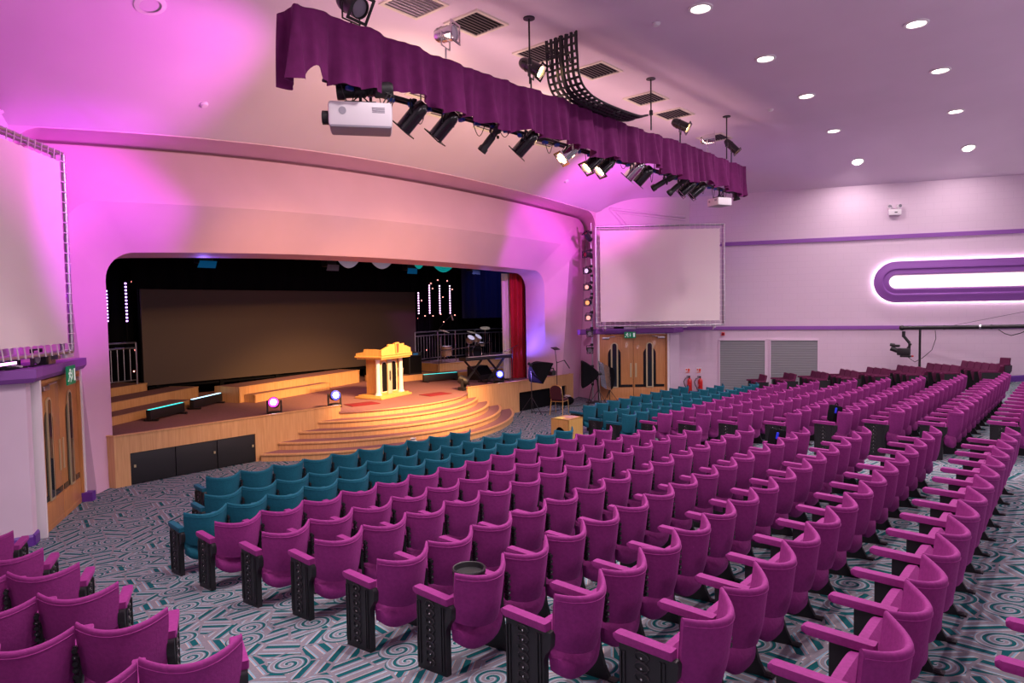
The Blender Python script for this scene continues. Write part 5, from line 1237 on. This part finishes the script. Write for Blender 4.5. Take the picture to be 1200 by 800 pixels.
# ---- wooden box with papers
T = thing('wooden_box', 'orange wooden drum box with a dark half-round opening on the aisle floor', 'box', (13.68, 10.07, 0), rad(1)); bb = mb('box_wood')
W_, D_, Hh_ = .63, .54, .50
arc = [(-.0+.17*cos(a), .20*sin(a)) for a in [PI*i/12 for i in range(13)]]
bb.box((0, -D_/2+.01, Hh_/2), (W_, .02, Hh_)).box((0, D_/2-.01, Hh_/2), (W_, .02, Hh_)).box((W_/2-.01, 0, Hh_/2), (.02, D_, Hh_)).box((0, 0, Hh_-.01), (W_, D_, .02))
outl = [(-D_/2, 0), (-.19, 0)] + [(-.19*cos(a), .30*sin(a)) for a in [PI*i/12 for i in range(1, 12)]] + [(.19, 0), (D_/2, 0), (D_/2, Hh_), (-D_/2, Hh_)]
bb.prism(outl, (-W_/2, 0, 0), (0, 1, 0), (0, 0, 1), (.02, 0, 0)); bb.build('body', T, smooth=False)
mb('matt_black').box((-W_/2+.06, 0, .15), (.02, .4, .3)).build('inner_panel', T, smooth=False)
P_ = mb('paper_yellow').box((0, 0, .005), (.22, .2, .01)).build('paper_pad', smooth=False); P_.location = (13.50, 10.16, .50); P_.rotation_euler = (0, 0, .2); tag(P_, 'yellow paper pad lying on the wooden box', 'paper')
P_ = mb('paper_pink').box((0, 0, .004), (.34, .26, .008)).build('paper_sheet', smooth=False); P_.location = (13.80, 10.05, .50); P_.rotation_euler = (0, 0, -.1); tag(P_, 'pinkish folder lying on the wooden box', 'paper')

# ---- banquet chairs
def banquet_chair(lab, x, y, rz, frame, cloth):
    T = thing('banquet_chair', lab, 'chair', (x, y, 0), rz, 'banquet chairs at the right of the stage')
    for sx in (-1, 1):
        mb(frame).tube([(sx*.21, .20, .44), (sx*.215, .22, .25), (sx*.22, .25, 0)], .013, 8).build('leg', T)
        mb(frame).tube([(sx*.19, -.18, .44), (sx*.20, -.22, .22), (sx*.21, -.27, 0)], .013, 8).build('leg', T)
    pts = [(-.19, -.18, .40), (-.195, -.21, .60), (-.19, -.25, .78)] + [(.19*-cos(a), -.25-.03*sin(a), .78+.15*sin(a)) for a in [PI*i/10 for i in range(1, 10)]] + [(.19, -.25, .78), (.195, -.21, .60), (.19, -.18, .40)]
    mb(frame).tube(pts, .014, 8).build('back_frame', T)
    bb = mb(cloth); prof = [(-.17, .50), (.17, .50), (.175, .78)] + [(.175*cos(a), .78+.135*sin(a)) for a in [PI*i/10 for i in range(1, 10)]] + [(-.175, .78)]
    bb.prism(prof, (0, -.205, 0), (1, 0, 0), (0, -.14, 1), (0, .045, .004)); 
    for v in bb.bm.verts: v.co.y -= .14*(v.co.z-.78)*0
    bb.build('backrest', T, smooth=False)
    mb(cloth).box((0, .02, .455), (.43, .42, .07), bev=.025).build('seat', T)
    mb(frame).tube([(-.21, .21, .415), (.21, .21, .415), (.20, -.19, .415), (-.20, -.19, .415)], .012, 6, True).build('seat_frame', T)
# local +y = front of the chair
q = on_floor(661, 485); banquet_chair('gold framed banquet chair with dark red pad in front of the stage', q.x-.08, q.y+.12, rad(-75), 'gold_frame', 'dark_red_fabric')
q = on_floor(712, 469); banquet_chair('dark red banquet chair beside the softbox by the right doors', q.x+.45, q.y+.35, rad(75), 'black_iron', 'dark_red_fabric')
T = thing('waste_bin', 'small purple bin under the banquet chair by the right doors', 'bin', (20.45, 12.75, 0)); mb('skirt_purple').lathe([(0, 0), (.12, 0), (.15, .28), (.143, .28), (.115, .02), (0, .02)], n=16).build('body', T); mb('trim_purple').lathe([(.143, .275), (.156, .28), (.143, .288)], n=16).build('rim', T)

# ---- softboxes
def softbox(lab, base, top, apex_px, front, half, depth, yv, hx=None):
    base = Vector(base); T = thing('softbox', lab, 'studio light', base, 0, 'photo softboxes'); f = Vector(front).normalized(); c = Vector(apex_px)-base
    s = f.cross(Vector((0, 0, 1))).normalized(); v = s.cross(f); fc = c+f*depth
    hx = hx or half
    cor = [fc+s*(a*hx)+v*(b_*half) for a, b_ in ((-1, -1), (1, -1), (1, 1), (-1, 1))]; inn = [c+s*(a*.07)+v*(b_*.07) for a, b_ in ((-1, -1), (1, -1), (1, 1), (-1, 1))]
    bb = mb('matt_black'); rows = [inn] + [[inn[k].lerp(cor[k], t)+(inn[k].lerp(cor[k], t)-(c+f*depth*t)).normalized()*.05*sin(PI*t) for k in range(4)] for t in (.25, .5, .75)] + [cor, [k+f*.05 for k in cor]]
    bb.grid(rows, closed=True); bb.faces(inn, [(0, 1, 2, 3)]); bb.build('hood', T, smooth=False)
    si = [c+f*.05+s*(a*.05)+v*(b_*.05) for a, b_ in ((-1, -1), (1, -1), (1, 1), (-1, 1))]; sf = [k-(k-fc)*.02+f*.02 for k in cor]
    mb('softbox_silver').grid([si, sf], closed=True).build('lining', T, smooth=False)
    mb('white_plastic').sphere(c+f*.16, .05, 10, (1, 1, 1.3)).build('bulb', T)
    mb('black_plastic').cyl(c-f*.12, c+f*.05, .045, n=12).build('lamp_holder', T)
    bb = mb('black_iron').cyl((0, 0, .02), (c.x, c.y, c.z), .014, n=8).cyl((0, 0, .5), (0, 0, .6), .022, n=8); bb.build('stand', T)
    for k in range(3):
        a = 2*PI*k/3+.5; mb('black_iron').cyl((0, 0, .55), (.42*cos(a), .42*sin(a), .0), .010, n=6).build('leg', T)
d0 = 13.15; A_ = at_y(622.5, 428, d0); softbox('black softbox on a stand in front of the right stage wall, tilted down', (A_.x, A_.y, 0), 0, A_, (.80, -.25, -.55), .36, .42, 0)
d0 = 12.35; A_ = at_y(701, 438, d0); softbox('black softbox with crumpled silver lining by the right double doors', (A_.x, A_.y, 0), 0, A_, (-.60, .79, .0), .42, .50, 0, .42)
q = on_floor(716, 470); T = thing('reflector', 'crumpled silver lined black reflector right of the second softbox', 'studio light', (q.x, q.y, 0)); o = T.location; Yr = q.y
def pp(x, y, dy=0): return at_y(x, y, Yr+dy)-o
P_ = [[pp(701.5, 423), pp(707, 425.5, -.08), pp(714, 430, .02)], [pp(703, 438), pp(709, 440, -.10), pp(715.5, 444, .02)], [pp(705, 452), pp(711, 456, -.06), pp(716, 457, .02)]]
mb('softbox_silver').slab(P_, (0, .02, 0)).build('silver_panel', T, smooth=False)
P_ = [[pp(713.5, 429, .03), pp(718, 431), pp(721.5, 435, .06)], [pp(715, 443, .03), pp(719, 443, -.04), pp(723, 440, .06)], [pp(715.5, 457, .03), pp(718, 455, .0), pp(720, 450, .06)]]
mb('matt_black').slab(P_, (0, .02, 0)).build('black_panel', T, smooth=False)
bb = mb('black_iron').cyl((0, .05, 0), (0, .05, 1.2), .014, n=8); bb.build('stand', T)
for k in range(3): al = 2*PI*k/3+.9; mb('black_iron').cyl((0, .05, .4), (.3*cos(al), .05+.3*sin(al), 0), .01, n=6).build('leg', T)
# tripod easel between them and microphone / tablet stand
T = thing('tripod', 'thin black tripod under the right softbox', 'tripod', (18.72, 12.55, 0))
for k in range(3): a = 2*PI*k/3+.2; mb('black_iron').cyl((.05*cos(a), .05*sin(a), .95), (.30*cos(a), .30*sin(a), 0), .014, n=7).build('leg', T)
mb('black_iron').cyl((0, 0, .85), (0, 0, 1.12), .022, n=8).box((0, 0, 1.12), (.12, .12, .04)).build('head', T)
q = at_y(653, 470, 13.25); T = thing('music_stand', 'tall thin black stand with tablet holder and drooping arm in front of the stage', 'stand', (q.x, q.y, 0)); zt = at_y(650.5, 409, 13.25).z
bb = mb('black_iron').cyl((0, 0, 0), (0, 0, zt-.4), .014, n=8).cyl((0, 0, zt-.5), (-.06, .02, zt), .010, n=8)
for k in range(3): a = 2*PI*k/3; bb.cyl((0, 0, .35), (.32*cos(a), .32*sin(a), 0), .010, n=6)
bb.build('pole', T); bb = mb('black_plastic').box((-.06, .0, zt+.02), (.30, .02, .18), M=Matrix.Rotation(rad(-65), 4, 'X'), bev=.006); bb.build('tablet_holder', T)
bb = mb('black_iron').cyl((0, 0, zt-.45), (.28, -.1, zt-.38), .012, n=7).cyl((.28, -.1, zt-.38), (.46, -.18, zt-.66), .016, n=7); bb.build('arm', T)
q = at_y(648, 438, 13.75); T = thing('camera', 'small black camera lying on the stage edge beside the stand', 'camera', (q.x, 13.80, 1.0)); mb('black_plastic').box((0, 0, .09), (.30, .16, .16), bev=.03).build('body', T); mb('black_plastic').cyl((-.1, -.05, .10), (-.18, -.22, .12), .06, n=12).build('lens', T); mb('black_plastic').tube([(-.1, 0, .17), (-.05, 0, .25), (.08, 0, .25), (.12, 0, .17)], .018, 6).build('handle', T)
q = on_floor(655, 474); T = thing('equipment_bag', 'black bag with white papers in front of the stage recess', 'bag', (q.x+.1, q.y-.25, 0)); mb('matt_black').sphere((0, 0, .14), .34, 16, (1, .6, .45), 8).build('body', T)
bb = mb('white_cloth')
for k, (a, z) in enumerate(((.3, .31), (1.4, .33), (2.6, .30))): bb.box((.10*cos(a)-.05, -.06+.05*sin(a), z), (.16, .10, .012), M=Matrix.Rotation(.5*k, 4, 'Z') @ Matrix.Rotation(.35, 4, 'X'))
bb.build('papers', T, smooth=False)
T = thing('paper_bag', 'small pale crumpled bag left on the front teal row', 'bag', (8.55, 10.02, .545)); mb('cream').sphere((0, 0, .10), .11, 10, (1, .7, 1.05), 7).build('body', T); mb('cream').lathe([(.03, .19), (.06, .235), (.05, .235), (.025, .19)], n=9).build('neck', T)
# trailing cable along the stage front
T = mb('black_plastic').tube([(16.3, 13.35, .012), (16.6, 13.0, .012), (17.2, 12.9, .012), (17.8, 13.1, .012), (18.3, 12.95, .012), (18.7, 13.05, .012)], .010, 6).build('floor_cable'); tag(T, 'black cable trailing on the carpet before the right stage front', 'cable')

# ---- camera jib over the side block
JX = 24.05; y0, y1 = at_x(1057, 384, JX), at_x(1215, 382, JX)
T = thing('camera_jib', 'long black camera jib boom with hanging camera in front of the side wall', 'camera crane', (JX, at_x(1078, 400, JX).y, floor_z(3.9)+.01)); o = T.location
bb = mb('black_iron').cyl(y0-o, y1-o, .060, n=12).sphere(y0-o, .085, 10)
for t in (.33, .6, .68): p = y0.lerp(y1, t)-o; bb.use('steel' if t == .6 else 'black_plastic').cyl(p, p+(y1-y0).normalized()*.05, .068, n=12)
bb.build('boom', T)
zt = at_x(1077, 386, JX).z; mb('black_iron').cyl((0, 0, 0), (0, 0, zt-o.z), .035, n=10).build('post', T)
for k in range(3): a = 2*PI*k/3+.3; mb('black_iron').cyl((0, 0, .5), (.08*cos(a), .08*sin(a), .02), .02, n=7).build('leg', T)
h0 = at_x(1059, 388, JX)-o; h1 = at_x(1066, 402, JX)-o; hc = at_x(1059, 412, JX)-o
bb = mb('black_iron').cyl(h0, h0+Vector((0, 0, -.18)), .05, n=10).cyl(h0+Vector((0, 0, -.15)), h1, .045, n=10).cyl(h1, h1+Vector((0, .02, -.28)), .04, n=10).cyl(h1+Vector((0, .02, -.25)), hc, .04, n=8); bb.build('pan_head', T)
bb = mb('black_plastic').box(hc, (.20, .36, .22), bev=.03).cyl(hc+Vector((0, .15, .02)), hc+Vector((-.02, .36, .10)), .075, n=14).box(hc+Vector((0, .20, .18)), (.14, .18, .08), bev=.02).box(hc+Vector((0, -.06, -.14)), (.18, .3, .06), bev=.015).cyl(hc+Vector((0, -.1, .1)), hc+Vector((0, -.2, .26)), .03, n=8).cyl(hc+Vector((0, .25, .2)), hc+Vector((0, .38, .22)), .05, n=10); bb.use('red_metal').box(hc+Vector((-.02, -.25, -.13)), (.05, .05, .05)); bb.build('video_camera', T)
c1, c2, c3 = at_x(1096, 387, JX)-o, at_x(1092, 410, JX)-o, at_x(1072, 424, JX)-o
mb('black_plastic').tube([c1, c1.lerp(c2, .5)+Vector((0, -.06, .05)), c2, c2.lerp(c3, .5)+Vector((0, .02, -.06)), c3, c3.lerp(hc, .5)+Vector((0, 0, -.04)), hc], .010, 6).build('cable', T)
c1, c2, c3 = at_x(1170, 386, JX)-o, at_x(1185, 393, JX)-o, at_x(1206, 386, JX)-o; mb('black_plastic').tube([c1, c1.lerp(c2, .5)+Vector((0, 0, -.03)), c2, c2.lerp(c3, .5)+Vector((0, 0, -.02)), c3], .012, 6).build('cable', T)
a_, b_ = at_x(1118, 381, JX)-o, at_x(1206, 364, JX)-o; mb('black_plastic').cyl(a_, b_, .006, n=5).build('stay_wire', T)

# ================================================================ LIGHT
def spot(name, loc, target, W, col, ang, blend=.6, size=.1):
    l = bpy.data.lights.new(name, 'SPOT'); l.energy = W; l.color = col; l.spot_size = rad(ang); l.spot_blend = blend; l.shadow_soft_size = size
    o = bpy.data.objects.new(name, l); COL.objects.link(o); o.location = loc; o.rotation_euler = (Vector(target)-Vector(loc)).to_track_quat('-Z', 'Y').to_euler(); return o
def area(name, loc, target, W, col, size, spread=180):
    l = bpy.data.lights.new(name, 'AREA'); l.shape = 'DISK'; l.size = size; l.energy = W; l.color = col; l.spread = rad(spread)
    o = bpy.data.objects.new(name, l); COL.objects.link(o); o.location = loc; o.rotation_euler = (Vector(target)-Vector(loc)).to_track_quat('-Z', 'Y').to_euler(); return o
HOUSE = (1, .84, .86)
KD = 84
for p, n in DL: area('downlight_lamp', p, p+Vector((0, 0, -1)), KD*1.25 if p.x < 20 else KD*.6, HOUSE, .28, 150)
for x in (1.6, 4.5, 7.4): area('downlight_lamp', (x, 5.0, ceil_z2(x, 5)-.08), (x, 5.0, 0), KD*1.25, HOUSE, .28, 150)
for x in (-1, 1.6, 4.5, 7.4, 10.4, 13.3, 16.2, 19.2): area('downlight_lamp', (x, .1 if x > 9 else 2.4, ceil_z2(x, .1)-.08), (x, .1 if x > 9 else 2.4, 0), KD*(.55 if x > 9 else 1.1), HOUSE, .28, 150)
for x in (1.6, 7.4, 13.3, 19.2): area('downlight_lamp', (x, -2.6, ceil_z2(x, -2.6)-.08), (x, -2.6, 0), KD*.22, HOUSE, .4, 170)
# stage wash from the lit cans
WARM = (1, .52, .20)
for px, py in ((668, 182), (696, 194), (711, 198)):
    P, Hh = hang_at(px, py); spot('can_or_fill', P+Vector((-.1, .35, -.32)), (12.0, 14.8, .9), 3300, WARM, 46, .8, .12)
for px, py, tx in ((485, 140, 8.5), (617, 172, 12)):  # added warm spots; the cans at these places are unlit
    P, Hh = hang_at(px, py); spot('can_or_fill', P+Vector((-.1, .3, -.34)), (tx, 14.6, 2.4), 1100, WARM, 60, .9, .12)
# magenta washes from unseen spots behind the pelmet and the left ledge washer
MAG = (1, .13, .90); VIO = (.78, .035, 1)
spot('wash_or_fill', (7.5, 8.3, 6.0), on_ceil(80, 92), 1000, MAG, 62, .85, .12)
spot('wash_or_fill', (9.0, 8.3, 6.0), (20.2, 13.7, 3.4), 1300, (1, .55, .9), 20, .7, .12)  # added pink spot to brighten the right jamb of the arch
spot('wall_washer_lamp', (2.45, 11.9, 2.78), (5.4, 13.5, 6.6), 170, (.55, .02, 1), 52, .8, .1)
spot('wash_or_fill', (7.9, 8.3, 6.0), (3.7, 13.9, 4.7), 1500, VIO, 44, .7, .12)
spot('wash_or_fill', (15.8, 8.2, 6.0), on_ceil(705, 216), 1350, MAG, 62, .85, .12)
spot('wash_or_fill', (15.4, 8.2, 6.0), (17.5, 14.0, 5.0), 1000, VIO, 38, .5, .12)
for x in (8.6, 12.6): spot('cove_fill', (x, 8.3, 6.15), (x, 12.3, 7.3), 400, (1, .68, .42), 120, .9, .2)  # added warm fill to brighten the ceiling above the arch
# lamps inside the pelmet that light the ceiling towards the stage, and added fill behind the camera to brighten the ceiling
l = area('bar_uplight', (11.5, 7.85, 6.75), (11.3, 9.9, 8.2), 130, (1, .66, .58), 1); l.data.shape = 'RECTANGLE'; l.data.size = 12.5; l.data.size_y = .2; l.rotation_euler = (rad(143), 0, rad(-.92))
for x in (2, 11, 19): area('ceiling_fill', (x, -4.5, 4.6), (x, 3.5, 8.2), 135, (1, .76, .92), 1.6)
# moving heads, then unseen fill over the stage
spot('moving_head_or_fill', (16.6, 15.2, 1.4), (18.1, 14.6, 3.2), 420, (.20, .14, 1), 90, .8, .1)
spot('moving_head_or_fill', (16.1, 14.4, 1.25), (14, 6, 1.2), 500, (.30, .16, 1), 60, .9, .1)
spot('moving_head_or_fill', (10.5, 16.5, 5.4), (12.5, 17, .9), 250, (1, .35, .45), 70, .9, .1)  # unseen pink spot over the deck; no moving head hangs here
spot('stage_fill', (17.6, 16.0, 5.6), (18.6, 18.4, 1.6), 560, (.62, .62, 1), 60, .8, .1)  # added blue-white fill to bring out the drums and railing
spot('stage_fill', (20.2, 16.3, 5.4), (21.6, 19.3, 4.2), 160, (.12, .16, 1), 60, .8, .1)  # added blue fill to light the navy drape
for p in ((7.0, 15.3, 4.4), (16.6, 15.6, 4.4)): spot('stage_fill', p, (p[0], 14.4, 4.6), 30, (.25, .15, 1), 150, .8, .1)  # unseen blue spots aimed at the underside of the arch
w = bpy.data.worlds.new('world'); sc.world = w; w.use_nodes = True; w.node_tree.nodes['Background'].inputs[0].default_value = (.75, .58, .72, 1); w.node_tree.nodes['Background'].inputs[1].default_value = .18
